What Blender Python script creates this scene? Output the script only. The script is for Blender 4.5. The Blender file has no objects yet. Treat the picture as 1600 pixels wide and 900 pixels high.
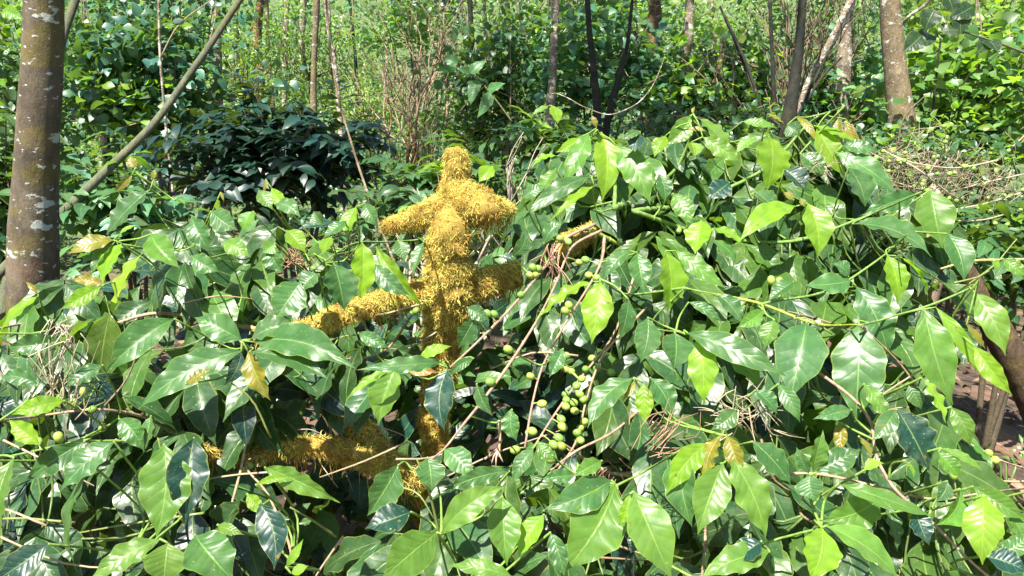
import bpy, math, random
import numpy as np
from mathutils import Vector, noise as mnoise
random.seed(7); rng = np.random.default_rng(7)
scene = bpy.context.scene
COL = scene.collection

# ------------------------------------------------------------------ camera, sky, sun, exposure
FPX = 1256.0; PITCH = math.radians(15.0); CAMH = 1.6
cam_d = bpy.data.cameras.new('camera'); cam = bpy.data.objects.new('camera', cam_d); COL.objects.link(cam)
cam.location = (0, 0, CAMH); cam.rotation_euler = (math.radians(90) - PITCH, 0, 0)
cam_d.sensor_width = 36.0; cam_d.lens = 36.0 * FPX / 1600.0
cam_d.clip_start = 0.05; cam_d.clip_end = 300.0
scene.camera = cam

SUN_DIR = Vector((-0.22, -0.42, 0.86)).normalized()      # towards the sun
world = bpy.data.worlds.new('World'); scene.world = world; world.use_nodes = True
wn = world.node_tree.nodes; wl = world.node_tree.links
bg = wn['Background']; sky = wn.new('ShaderNodeTexSky'); sky.sky_type = 'NISHITA'; sky.sun_disc = False
sky.sun_elevation = math.asin(SUN_DIR.z); sky.sun_rotation = math.atan2(SUN_DIR.x, SUN_DIR.y)
wl.new(sky.outputs[0], bg.inputs[0]); bg.inputs[1].default_value = 0.065
sd = bpy.data.lights.new('sun', 'SUN'); sd.energy = 5.0; sd.angle = math.radians(0.53); sd.color = (1.0, 0.95, 0.86)
so = bpy.data.objects.new('sun', sd); COL.objects.link(so)
so.rotation_euler = SUN_DIR.to_track_quat('Z', 'Y').to_euler(); so.location = (-4, -3, 9)
vs = scene.view_settings; vs.view_transform = 'Standard'; vs.look = 'None'; vs.gamma = 1.0; vs.exposure = 1.66
vs.use_curve_mapping = False
scene.cycles.use_denoising = True
scene.cycles.max_bounces = 7; scene.cycles.diffuse_bounces = 4; scene.cycles.glossy_bounces = 2
scene.cycles.transmission_bounces = 4; scene.cycles.sample_clamp_indirect = 6.0
scene.render.resolution_x = 1024; scene.render.resolution_y = 576

# ------------------------------------------------------------------ geometry helpers
CP, SP = math.cos(PITCH), math.sin(PITCH)
def P(px, py, d):                                        # a point seen at (px, py) at depth d
    a = (px - 800) / FPX; b = (py - 450) / FPX
    return Vector((d * a, d * (CP - b * SP), CAMH - d * (SP + b * CP)))
def PV(px, py, Y):                                       # the same, on the upright plane at world Y
    b = (py - 450) / FPX
    return P(px, py, Y / (CP - b * SP))
CAMP = Vector((0, 0, CAMH))
def ground_z(x, y):
    z = 0.03 * max(0, y - 2.5) + 0.0
    if y > 22: z += 0.16 * (y - 22)
    z += 0.05 * mnoise.noise(Vector((x * .8, y * .8, 3))) + 0.012 * mnoise.noise(Vector((x * 6, y * 6, 1)))
    return z

class MB:
    def __init__(s): s.v = []; s.q = []; s.t = []; s.uv = []; s.tint = []; s.n = 0
    def add(s, v, quads=None, tris=None, uv=None, tint=(.5, .5, .5, .5)):
        v = np.asarray(v, dtype=np.float32).reshape(-1, 3); k = len(v)
        if quads is not None and len(quads): s.q.append(np.asarray(quads, dtype=np.int32).reshape(-1, 4) + s.n)
        if tris is not None and len(tris): s.t.append(np.asarray(tris, dtype=np.int32).reshape(-1, 3) + s.n)
        s.v.append(v)
        s.uv.append(np.zeros((k, 2), np.float32) if uv is None else np.asarray(uv, np.float32).reshape(-1, 2))
        tt = np.asarray(tint, np.float32)
        s.tint.append(np.broadcast_to(tt, (k, 4)).copy() if tt.ndim == 1 else tt.reshape(-1, 4))
        s.n += k
    def build(s, name, mat, parent=None, smooth=True, kind=None):
        v = np.concatenate(s.v); uv = np.concatenate(s.uv); ti = np.concatenate(s.tint)
        q = np.concatenate(s.q) if s.q else np.zeros((0, 4), np.int32)
        t = np.concatenate(s.t) if s.t else np.zeros((0, 3), np.int32)
        origin = np.zeros(3, np.float32)
        me = bpy.data.meshes.new(name)
        me.vertices.add(len(v)); me.vertices.foreach_set('co', v.ravel())
        loops = np.concatenate([q.ravel(), t.ravel()]).astype(np.int32)
        me.loops.add(len(loops)); me.loops.foreach_set('vertex_index', loops)
        tot = np.concatenate([np.full(len(q), 4), np.full(len(t), 3)]).astype(np.int32)
        st = np.concatenate([[0], np.cumsum(tot)[:-1]]).astype(np.int32)
        me.polygons.add(len(tot)); me.polygons.foreach_set('loop_start', st); me.polygons.foreach_set('loop_total', tot)
        me.update(calc_edges=True)
        ul = me.uv_layers.new(name='UVMap'); ul.data.foreach_set('uv', uv[loops].ravel())
        ca = me.color_attributes.new('tint', 'FLOAT_COLOR', 'POINT'); ca.data.foreach_set('color', ti.ravel())
        if smooth: me.polygons.foreach_set('use_smooth', np.ones(len(tot), bool))
        me.validate()
        me.materials.append(mat)
        o = bpy.data.objects.new(name, me); COL.objects.link(o)
        if parent is not None:
            o.parent = parent; o.matrix_parent_inverse = parent_world(parent).inverted()
        if kind: o['kind'] = kind
        return o
from mathutils import Matrix
def parent_world(o):
    m = Matrix.Translation(o.location) if o.type == 'EMPTY' else Matrix.Identity(4)
    return m
def thing(name, loc, label, cat, group=None):
    o = bpy.data.objects.new(name, None); COL.objects.link(o); o.location = loc; o.empty_display_size = .1
    o['label'] = label; o['category'] = cat
    if group: o['group'] = group
    return o
def tag(o, label, cat, group=None, kind=None):
    o['label'] = label; o['category'] = cat
    if group: o['group'] = group
    if kind: o['kind'] = kind
    return o

def smooth_path(pts, n):
    """Catmull-Rom through pts ((x,y,z) + any extra columns) -> n samples"""
    p = np.array([list(a) for a in pts], float)
    if len(p) == 2: 
        t = np.linspace(0, 1, n)[:, None]; return p[0] * (1 - t) + p[1] * t
    h = np.linalg.norm(np.diff(p[:, :3], axis=0), axis=1) + 1e-6; T = np.concatenate([[0], np.cumsum(h)])
    d = np.diff(p, axis=0) / h[:, None]; m = np.vstack([d[0], (d[:-1] * h[1:, None] + d[1:] * h[:-1, None]) / (h[1:] + h[:-1])[:, None], d[-1]])
    t = np.linspace(0, T[-1], n); i = np.clip(np.searchsorted(T, t, side='right') - 1, 0, len(h) - 1); hh = h[i][:, None]; f = ((t - T[i]) / h[i])[:, None]
    out = (2 * f ** 3 - 3 * f ** 2 + 1) * p[i] + (f ** 3 - 2 * f ** 2 + f) * hh * m[i] + (-2 * f ** 3 + 3 * f ** 2) * p[i + 1] + (f ** 3 - f ** 2) * hh * m[i + 1]
    return out

def frames(c):
    t = np.gradient(c, axis=0); t /= (np.linalg.norm(t, axis=1)[:, None] + 1e-9)
    ref = np.array([0.13, 0.97, 0.2]) if abs(t[:, 2]).mean() > .6 else np.array([0.05, 0.1, 1.0])
    a = np.cross(t, ref); a /= (np.linalg.norm(a, axis=1)[:, None] + 1e-9)
    b = np.cross(t, a)
    return t, a, b

def tube(mb, pts, sides=8, n=None, rough=0.0, freq=20.0, tint=(.5, .5, .5, .5), lump=None):
    """pts: list of (x,y,z,r); closed ends"""
    n = n or max(4, len(pts) * 4)
    pr = smooth_path(pts, n); c = pr[:, :3]; r = np.maximum(pr[:, 3], 1e-4)
    t, a, b = frames(c)
    th = np.linspace(0, 2 * math.pi, sides, endpoint=False)
    V = c[:, None, :] + r[:, None, None] * (np.cos(th)[None, :, None] * a[:, None, :] + np.sin(th)[None, :, None] * b[:, None, :])
    if rough:
        for i in range(n):
            for j in range(sides):
                p = V[i, j]; k = mnoise.noise(Vector(p * freq)) + .5 * mnoise.noise(Vector(p * freq * 2.3))
                V[i, j] = c[i] + (p - c[i]) * (1 + rough * k)
    base = V.reshape(-1, 3); nn = len(base)
    V2 = np.vstack([base, c[0] - t[0] * r[0] * .4, c[-1] + t[-1] * r[-1] * .5])
    i = np.arange(n - 1)[:, None]; j = np.arange(sides)[None, :]; j2 = (j + 1) % sides
    Q = np.stack([i * sides + j, i * sides + j2, (i + 1) * sides + j2, (i + 1) * sides + j], -1).reshape(-1, 4)
    jj = np.arange(sides); T1 = np.stack([np.full(sides, nn), (jj + 1) % sides, jj], -1)
    T2 = np.stack([np.full(sides, nn + 1), (n - 1) * sides + jj, (n - 1) * sides + (jj + 1) % sides], -1)
    uv = np.zeros((len(V2), 2)); uv[:nn, 0] = np.tile(jj / sides, n); uv[:nn, 1] = np.repeat(np.linspace(0, 1, n), sides)
    mb.add(V2, Q, np.vstack([T1, T2]), uv, tint)
    return c, r

PV_T = [0, .04, .12, .25, .4, .55, .7, .82, .9, .95, 1.0]
PW_T = [.03, .12, .44, .82, 1.0, .95, .70, .38, .15, .07, .01]      # elliptic, drip tip
PW_B = [.15, .45, .85, 1.0, .98, .85, .62, .38, .18, .08, .0]      # heart-like, widest near the stalk
def leaves(mb, base, tip, nrm, width, tint, nv=12, nu=6, arch=.10, fold=.18, wave=.05, shape=0, wfreq=17., curl=.0):
    """many leaves at once. base, tip, nrm (k,3); width (k,) full width; tint (k,4)"""
    base = np.asarray(base, float).reshape(-1, 3); tip = np.asarray(tip, float).reshape(-1, 3); k = len(base)
    if k == 0: return
    nrm = np.asarray(nrm, float).reshape(-1, 3); width = np.broadcast_to(np.asarray(width, float), (k,))
    ax = tip - base; L = np.linalg.norm(ax, axis=1); ax = ax / (L[:, None] + 1e-9)
    z = nrm - (nrm * ax).sum(1)[:, None] * ax; z /= (np.linalg.norm(z, axis=1)[:, None] + 1e-9)
    x = np.cross(ax, z)
    v = np.linspace(0, 1, nv + 1); u = np.linspace(-1, 1, nu + 1)
    prof = np.interp(v, PV_T, PW_T if shape == 0 else PW_B)
    VV, UU = np.meshgrid(v, u, indexing='ij'); VV = VV.ravel(); UU = UU.ravel(); PP = np.repeat(prof, nu + 1)
    ar = np.broadcast_to(np.asarray(arch, float), (k,)); fo = np.broadcast_to(np.asarray(fold, float), (k,)) * (1 + .3 * rng.standard_normal(k))
    ph = rng.uniform(0, 6.28, (k, 2)); sk = rng.normal(0, .05, k); wv = wave * rng.uniform(.5, 1.6, k)
    W = width[:, None] / 2
    X = UU[None] * PP[None] * W * (1 + .05 * np.sin(VV[None] * 23 + ph[:, :1] * 2 + UU[None] * 3)) + sk[:, None] * L[:, None] * (4 * VV * (1 - VV))[None]
    Y = VV[None] * L[:, None] + 0 * X
    Z = ar[:, None] * L[:, None] * 4 * (VV * (1 - VV))[None] + fo[:, None] * np.abs(UU)[None] * PP[None] * W
    side = np.where(UU > 0, 0, 1)
    Z = Z + wv[:, None] * L[:, None] * (UU ** 2)[None] * (PP ** .5)[None] * np.where(side[None] == 0, np.sin(VV[None] * wfreq + ph[:, :1]), np.sin(VV[None] * wfreq * 1.1 + ph[:, 1:]))
    Z = Z + .12 * L[:, None] * np.sin(ph[:, :1]) * .5 * (UU * PP)[None] * (VV ** 2)[None]     # slight twist
    V = base[:, None] + X[..., None] * x[:, None] + Y[..., None] * ax[:, None] + Z[..., None] * z[:, None]
    m = (nv + 1) * (nu + 1)
    i = np.arange(nv)[:, None]; j = np.arange(nu)[None]
    q = np.stack([i * (nu + 1) + j, i * (nu + 1) + j + 1, (i + 1) * (nu + 1) + j + 1, (i + 1) * (nu + 1) + j], -1).reshape(-1, 4)
    Q = (q[None] + (np.arange(k) * m)[:, None, None]).reshape(-1, 4)
    uv = np.tile(np.stack([UU * .5 + .5, VV], -1), (k, 1))
    T = np.repeat(np.asarray(tint, float).reshape(-1, 4) if np.ndim(tint) > 1 else np.tile(tint, (k, 1)), m, axis=0)
    mb.add(V.reshape(-1, 3), Q, None, uv, T)

def rand_dir(k, up=0.0):
    d = rng.standard_normal((k, 3)); d[:, 2] += up; return d / np.linalg.norm(d, axis=1)[:, None]

# ------------------------------------------------------------------ materials
def new_mat(name):
    m = bpy.data.materials.new(name); m.use_nodes = True; nt = m.node_tree
    for n in list(nt.nodes): nt.nodes.remove(n)
    out = nt.nodes.new('ShaderNodeOutputMaterial'); return m, nt, out
def N(nt, typ, **kw):
    n = nt.nodes.new(typ)
    for k, v in kw.items():
        if k in n.inputs: n.inputs[k].default_value = v
        else: setattr(n, k, v)
    return n
def M(nt, op, a, b=None):
    n = nt.nodes.new('ShaderNodeMath'); n.operation = op
    for i, x in enumerate((a, b)):
        if x is None: continue
        if isinstance(x, (int, float)): n.inputs[i].default_value = x
        else: nt.links.new(x, n.inputs[i])
    return n.outputs[0]
def MIX(nt, fac, a, b, blend='MIX'):
    n = nt.nodes.new('ShaderNodeMix'); n.data_type = 'RGBA'; n.blend_type = blend
    for i, x in ((0, fac), (6, a), (7, b)):
        if isinstance(x, (int, float)): n.inputs[i].default_value = x
        elif isinstance(x, tuple): n.inputs[i].default_value = (*x, 1) if len(x) == 3 else x
        else: nt.links.new(x, n.inputs[i])
    return n.outputs[2]
def ramp(nt, fac, a, b):
    n = nt.nodes.new('ShaderNodeMapRange'); nt.links.new(fac, n.inputs[0]); n.inputs[1].default_value = a; n.inputs[2].default_value = b
    n.clamp = True; return n.outputs[0]
def NOISE(nt, scale, detail=4, vec=None, rough=.55):
    n = nt.nodes.new('ShaderNodeTexNoise'); n.inputs['Scale'].default_value = scale; n.inputs['Detail'].default_value = detail
    n.inputs['Roughness'].default_value = rough
    if vec is not None: nt.links.new(vec, n.inputs['Vector'])
    return n.outputs[0]

def leaf_material(name, veins=True, rough=.34, spec=.5):
    m, nt, out = new_mat(name); L = nt.links
    at = N(nt, 'ShaderNodeAttribute', attribute_name='tint'); col = at.outputs['Color']; trans = at.outputs['Alpha']
    geo = nt.nodes.new('ShaderNodeNewGeometry')
    bs = nt.nodes.new('ShaderNodeBsdfPrincipled')
    n1 = NOISE(nt, 45 if veins else 6, 3, geo.outputs['Position'])
    col = MIX(nt, ramp(nt, n1, .3, .75), MIX(nt, 1.0, col, (.78, .82, .8), 'MULTIPLY'), MIX(nt, 1.0, col, (1.25, 1.18, 1.1), 'MULTIPLY'))
    if veins:
        uvn = nt.nodes.new('ShaderNodeUVMap'); sep = nt.nodes.new('ShaderNodeSeparateXYZ'); L.new(uvn.outputs[0], sep.inputs[0])
        u = M(nt, 'ABSOLUTE', M(nt, 'MULTIPLY', M(nt, 'SUBTRACT', sep.outputs[0], .5), 2.0)); v = sep.outputs[1]
        ph = M(nt, 'SUBTRACT', M(nt, 'MULTIPLY', v, 8.5), M(nt, 'MULTIPLY', M(nt, 'POWER', u, .8), 1.6))
        dome = M(nt, 'ABSOLUTE', M(nt, 'SINE', M(nt, 'MULTIPLY', ph, math.pi)))
        line = ramp(nt, dome, .16, .0)
        mid = ramp(nt, u, .05, .022)
        vein = M(nt, 'MAXIMUM', mid, M(nt, 'MULTIPLY', line, .18))
        col = MIX(nt, M(nt, 'MULTIPLY', vein, .55), col, MIX(nt, .5, MIX(nt, 1.0, col, (2.2, 1.9, 1.6), 'MULTIPLY'), (.30, .42, .10)))
        # pale specks and small blemishes
        sp = ramp(nt, NOISE(nt, 240, 1, geo.outputs['Position']), .72, .77)
        col = MIX(nt, M(nt, 'MULTIPLY', sp, .5), col, (.35, .45, .15))
        bl = ramp(nt, NOISE(nt, 75, 3, geo.outputs['Position']), .69, .72)
        du = ramp(nt, NOISE(nt, 24, 6, geo.outputs['Position'], .7), .5, .7); col = MIX(nt, M(nt, 'MULTIPLY', du, .22), col, (.20, .24, .14))
        col = MIX(nt, M(nt, 'MULTIPLY', bl, .7), col, (.16, .11, .03))
        edge = ramp(nt, u, .93, 1.0)
        col = MIX(nt, M(nt, 'MULTIPLY', edge, .35), col, (.35, .40, .06))
        h = M(nt, 'ADD', M(nt, 'ADD', M(nt, 'MULTIPLY', NOISE(nt, 42, 2, geo.outputs['Position']), 1.6), M(nt, 'MULTIPLY', M(nt, 'POWER', dome, .8), M(nt, 'SUBTRACT', 1.0, mid))), M(nt, 'MULTIPLY', NOISE(nt, 220, 2, geo.outputs['Position']), .12))
        bp = nt.nodes.new('ShaderNodeBump'); bp.inputs['Strength'].default_value = .5; bp.inputs['Distance'].default_value = .00075
        L.new(h, bp.inputs['Height']); L.new(bp.outputs[0], bs.inputs['Normal'])
    # paler matt underside
    back = geo.outputs['Backfacing']
    cb = MIX(nt, M(nt, 'MULTIPLY', back, .45), col, MIX(nt, .5, col, (.16, .26, .09)))
    L.new(cb, bs.inputs['Base Color'])
    rr = M(nt, 'ADD', M(nt, 'MULTIPLY', back, .22), M(nt, 'ADD', rough - .12, M(nt, 'MULTIPLY', NOISE(nt, 18, 4, geo.outputs['Position']), .30)))
    L.new(rr, bs.inputs['Roughness']); bs.inputs['Specular IOR Level'].default_value = spec
    tr = nt.nodes.new('ShaderNodeBsdfTranslucent')
    tc = MIX(nt, 1.0, MIX(nt, .35, col, (.30, .42, .02)), (1.7, 1.9, .8), 'MULTIPLY'); L.new(tc, tr.inputs[0])
    mx = nt.nodes.new('ShaderNodeMixShader'); L.new(trans, mx.inputs[0]); L.new(bs.outputs[0], mx.inputs[1]); L.new(tr.outputs[0], mx.inputs[2])
    L.new(mx.outputs[0], out.inputs[0]); return m

def tint_material(name, rough=.8, var=.35, scale=60, bump=0.0, trans=0.0, spec=.3):
    m, nt, out = new_mat(name); L = nt.links
    at = N(nt, 'ShaderNodeAttribute', attribute_name='tint'); geo = nt.nodes.new('ShaderNodeNewGeometry')
    n1 = NOISE(nt, scale, 4, geo.outputs['Position'])
    c = MIX(nt, ramp(nt, n1, .3, .7), MIX(nt, 1., at.outputs['Color'], (1 - var,) * 3, 'MULTIPLY'), MIX(nt, 1., at.outputs['Color'], (1 + var,) * 3, 'MULTIPLY'))
    bs = nt.nodes.new('ShaderNodeBsdfPrincipled'); L.new(c, bs.inputs['Base Color']); bs.inputs['Roughness'].default_value = rough
    bs.inputs['Specular IOR Level'].default_value = spec
    if bump:
        bp = nt.nodes.new('ShaderNodeBump'); bp.inputs['Strength'].default_value = .8; bp.inputs['Distance'].default_value = bump
        L.new(NOISE(nt, scale * 3, 5, geo.outputs['Position']), bp.inputs['Height']); L.new(bp.outputs[0], bs.inputs['Normal'])
    if trans:
        tr = nt.nodes.new('ShaderNodeBsdfTranslucent'); L.new(c, tr.inputs[0]); mx = nt.nodes.new('ShaderNodeMixShader'); mx.inputs[0].default_value = trans
        L.new(bs.outputs[0], mx.inputs[1]); L.new(tr.outputs[0], mx.inputs[2]); L.new(mx.outputs[0], out.inputs[0])
    else: L.new(bs.outputs[0], out.inputs[0])
    return m

def bark_material(name, base, dark, lichen=(.48, .52, .45), amount=.62, moss=.0, scale=1.0, squash=.45, red=0.0, mosscol=(.16, .13, .02)):
    m, nt, out = new_mat(name); L = nt.links
    tc = nt.nodes.new('ShaderNodeNewGeometry'); mp = nt.nodes.new('ShaderNodeMapping'); mp.inputs['Scale'].default_value = (1, 1, squash)
    L.new(tc.outputs['Position'], mp.inputs[0]); v = mp.outputs[0]
    mp2 = nt.nodes.new('ShaderNodeMapping'); mp2.inputs['Scale'].default_value = (1, 1, 1.8); mp2.inputs['Location'].default_value = (2.3, .4, 1.13); L.new(tc.outputs['Position'], mp2.inputs[0])
    c = MIX(nt, ramp(nt, NOISE(nt, 38 * scale, 6, v, .65), .35, .68), dark, base)
    c = MIX(nt, M(nt, 'MULTIPLY', ramp(nt, NOISE(nt, 9 * scale, 3, v), .45, .7), .55), c, tuple(x * .45 for x in base))
    if red: c = MIX(nt, M(nt, 'MULTIPLY', ramp(nt, NOISE(nt, 7 * scale, 3, mp2.outputs[0]), .55, .72), red), c, (.22, .07, .035))
    if moss: c = MIX(nt, M(nt, 'MULTIPLY', ramp(nt, NOISE(nt, 12 * scale, 5, mp2.outputs[0]), .5, .6), moss), c, mosscol)
    lm = ramp(nt, NOISE(nt, 16 * scale, 5, mp2.outputs[0], .6), amount, amount + .025)
    lm2 = ramp(nt, NOISE(nt, 80 * scale, 2, mp2.outputs[0]), amount + .05, amount + .09)
    c = MIX(nt, M(nt, 'MULTIPLY', M(nt, 'MAXIMUM', lm, lm2), .85), c, lichen)
    bs = nt.nodes.new('ShaderNodeBsdfPrincipled'); L.new(c, bs.inputs['Base Color']); bs.inputs['Roughness'].default_value = .85
    bs.inputs['Specular IOR Level'].default_value = .2
    bp = nt.nodes.new('ShaderNodeBump'); bp.inputs['Strength'].default_value = .9; bp.inputs['Distance'].default_value = .011
    L.new(M(nt, 'ADD', NOISE(nt, 50 * scale, 8, v, .7), M(nt, 'MULTIPLY', lm, .12)), bp.inputs['Height']); L.new(bp.outputs[0], bs.inputs['Normal'])
    L.new(bs.outputs[0], out.inputs[0]); return m

MAT_LEAF = leaf_material('coffee_leaf', True, .34, .42)
MAT_LEAF_FAR = leaf_material('far_leaf', False, .38, .6)
MAT_TWIG = tint_material('twig_bark', .75, .35, 90, .0008)
MAT_MOSS = tint_material('moss', .9, .25, 40, 0, .25, .1)
MAT_BERRY = tint_material('berry_skin', .34, .18, 90, .0004, 0, .5)
_nt = MAT_BERRY.node_tree; _b = next(n for n in _nt.nodes if n.type == 'BSDF_PRINCIPLED'); _src = _b.inputs['Base Color'].links[0].from_socket
_oi = _nt.nodes.new('ShaderNodeObjectInfo'); _nt.links.new(MIX(_nt, _oi.outputs['Random'], MIX(_nt, 1., _src, (.62, .85, .7), 'MULTIPLY'), MIX(_nt, 1., _src, (1.35, 1.1, 1.0), 'MULTIPLY')), _b.inputs['Base Color'])
MAT_DRY = tint_material('dry_litter', .85, .4, 30, 0, .15, .2)
BARK_A = bark_material('bark_brown_lichen', (.16, .13, .088), (.055, .045, .032), (.42, .46, .41), .60, .4, .42, .5, .3)
BARK_B = bark_material('bark_pale_lichen', (.27, .21, .13), (.12, .09, .055), (.5, .5, .43), .60, .2, .9)
BARK_D = bark_material('bark_dark', (.045, .045, .035), (.018, .02, .018), (.15, .17, .14), .70, .1, .8)
BARK_P = bark_material('bark_pale', (.30, .24, .18), (.13, .10, .07), (.55, .5, .42), .55, .1, .7)
BARK_R = bark_material('bark_rust_moss', (.17, .11, .06), (.05, .035, .022), (.4, .36, .28), .60, .85, 1.3, .5, 0, (.33, .17, .04))
BARK_G = bark_material('bark_green_pole', (.16, .17, .10), (.08, .09, .06), (.32, .34, .26), .68, .2, .9, .3)
BARK_C = bark_material('bark_coffee', (.13, .09, .055), (.05, .035, .022), (.3, .28, .2), .68, .4, 1.2)

# ------------------------------------------------------------------ ground
def build_ground():
    mb = MB(); xs = np.concatenate([np.linspace(-60, -6, 24), np.linspace(-5.8, 5.8, 150), np.linspace(6, 60, 24)])
    ys = np.concatenate([np.linspace(-20, -.5, 14), np.linspace(0, 9, 130), np.linspace(9.5, 80, 60)])
    V = np.array([[x, y, ground_z(x, y)] for y in ys for x in xs]); nx = len(xs); ny = len(ys)
    i = np.arange(ny - 1)[:, None]; j = np.arange(nx - 1)[None]
    Q = np.stack([i * nx + j, i * nx + j + 1, (i + 1) * nx + j + 1, (i + 1) * nx + j], -1).reshape(-1, 4)
    mb.add(V, Q)
    m, nt, out = new_mat('forest_soil'); L = nt.links; g = nt.nodes.new('ShaderNodeNewGeometry'); v = g.outputs['Position']
    c = MIX(nt, ramp(nt, NOISE(nt, 14, 7, v, .7), .35, .66), (.022, .014, .010), (.12, .078, .05))
    c = MIX(nt, M(nt, 'MULTIPLY', ramp(nt, NOISE(nt, 3, 3, v), .5, .62), .8), c, (.20, .11, .07))
    sp = nt.nodes.new('ShaderNodeSeparateXYZ'); L.new(v, sp.inputs[0])
    far = ramp(nt, sp.outputs[1], 4.5, 8.0)
    c = MIX(nt, M(nt, 'MULTIPLY', far, .85), c, MIX(nt, ramp(nt, NOISE(nt, 5, 6, v), .4, .6), (.03, .07, .02), (.10, .17, .04)))
    bs = nt.nodes.new('ShaderNodeBsdfPrincipled'); L.new(c, bs.inputs['Base Color']); bs.inputs['Roughness'].default_value = .95
    bp = nt.nodes.new('ShaderNodeBump'); bp.inputs['Strength'].default_value = 1; bp.inputs['Distance'].default_value = .02
    L.new(NOISE(nt, 30, 8, v, .7), bp.inputs['Height']); L.new(bp.outputs[0], bs.inputs['Normal']); L.new(bs.outputs[0], out.inputs[0])
    o = mb.build('ground', m); o['kind'] = 'structure'
build_ground()

def build_litter():
    mb = MB(); k = 5200
    x = rng.uniform(-3.2, 3.6, k); y = rng.uniform(.6, 7.5, k); z = np.array([ground_z(a, b) for a, b in zip(x, y)]) + rng.uniform(.004, .03, k)
    b = np.stack([x, y, z], -1); d = rand_dir(k); d[:, 2] *= .25; Ln = rng.uniform(.03, .11, k)
    t = b + d * Ln[:, None]; nr = rand_dir(k) * .5 + [0, 0, 1]
    pal = np.array([[.13, .08, .04, .1], [.20, .14, .09, .1], [.06, .036, .02, .1], [.30, .22, .15, .1], [.08, .05, .03, .1]])
    leaves(mb, b, t, nr, Ln * rng.uniform(.15, .5, k), pal[rng.integers(0, 5, k)], 4, 2, .2, .4, .05)
    for _ in range(420):
        p = Vector((random.uniform(-2.5, 3.5), random.uniform(1, 6), 0)); p.z = ground_z(p.x, p.y) + .012
        a = random.uniform(0, 6.28); l = random.uniform(.08, .35); q = p + Vector((math.cos(a) * l, math.sin(a) * l, random.uniform(-.01, .05)))
        m_ = (p + q) / 2 + Vector((random.uniform(-.02, .02), 0, .015))
        c = random.choice([(.28, .2, .13, 1), (.14, .09, .06, 1), (.38, .3, .22, 1)])
        tube(mb, [(*p, .003), (*m_, .003), (*q, .0015)], 4, 5, tint=c)
    o = mb.build('leaf_litter', MAT_DRY); tag(o, 'brown dead leaves and twigs littering the soil under the coffee bushes', 'leaf litter', kind='stuff')
build_litter()
def build_weeds():
    mb = MB(); cs = [(x, y) for x, y in zip(rng.uniform(-2.5, 3.2, 90), rng.uniform(1.6, 5, 90))]
    for x, y in cs:
        z = ground_z(x, y); k = random.randint(8, 20); b = np.array([[x, y, z]]) + rng.normal(0, .03, (k, 3)) * [1, 1, .3] + [0, 0, .02]
        b[:, 2] += rng.uniform(0, .10, k)
        d = rand_dir(k, .4); t = b + d * rng.uniform(.02, .055, (k, 1)); c = np.tile([.08, .2, .03, .4], (k, 1)) * rng.uniform(.6, 1.3, (k, 1)); c[:, 3] = .4
        leaves(mb, b, t, rand_dir(k) + [0, 0, 1], .014, c, 4, 2)
    o = mb.build('ground_weeds', MAT_LEAF_FAR); tag(o, 'small green weeds sprouting from the shaded soil below the branches', 'weeds', kind='stuff')
build_weeds()

# ------------------------------------------------------------------ foliage clouds for shrubs, crowns
def vary(tint, k, amt=.25, hue=.12):
    t = np.tile(np.asarray(tint, float), (k, 1)); f = np.exp(rng.normal(0, amt, (k, 1))); t[:, :3] *= f
    t[:, 0] *= np.exp(rng.normal(0, hue, k)); t[:, 2] *= np.exp(rng.normal(0, hue, k)); t[:, :3] = np.clip(t[:, :3], .004, .6); return t

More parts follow.
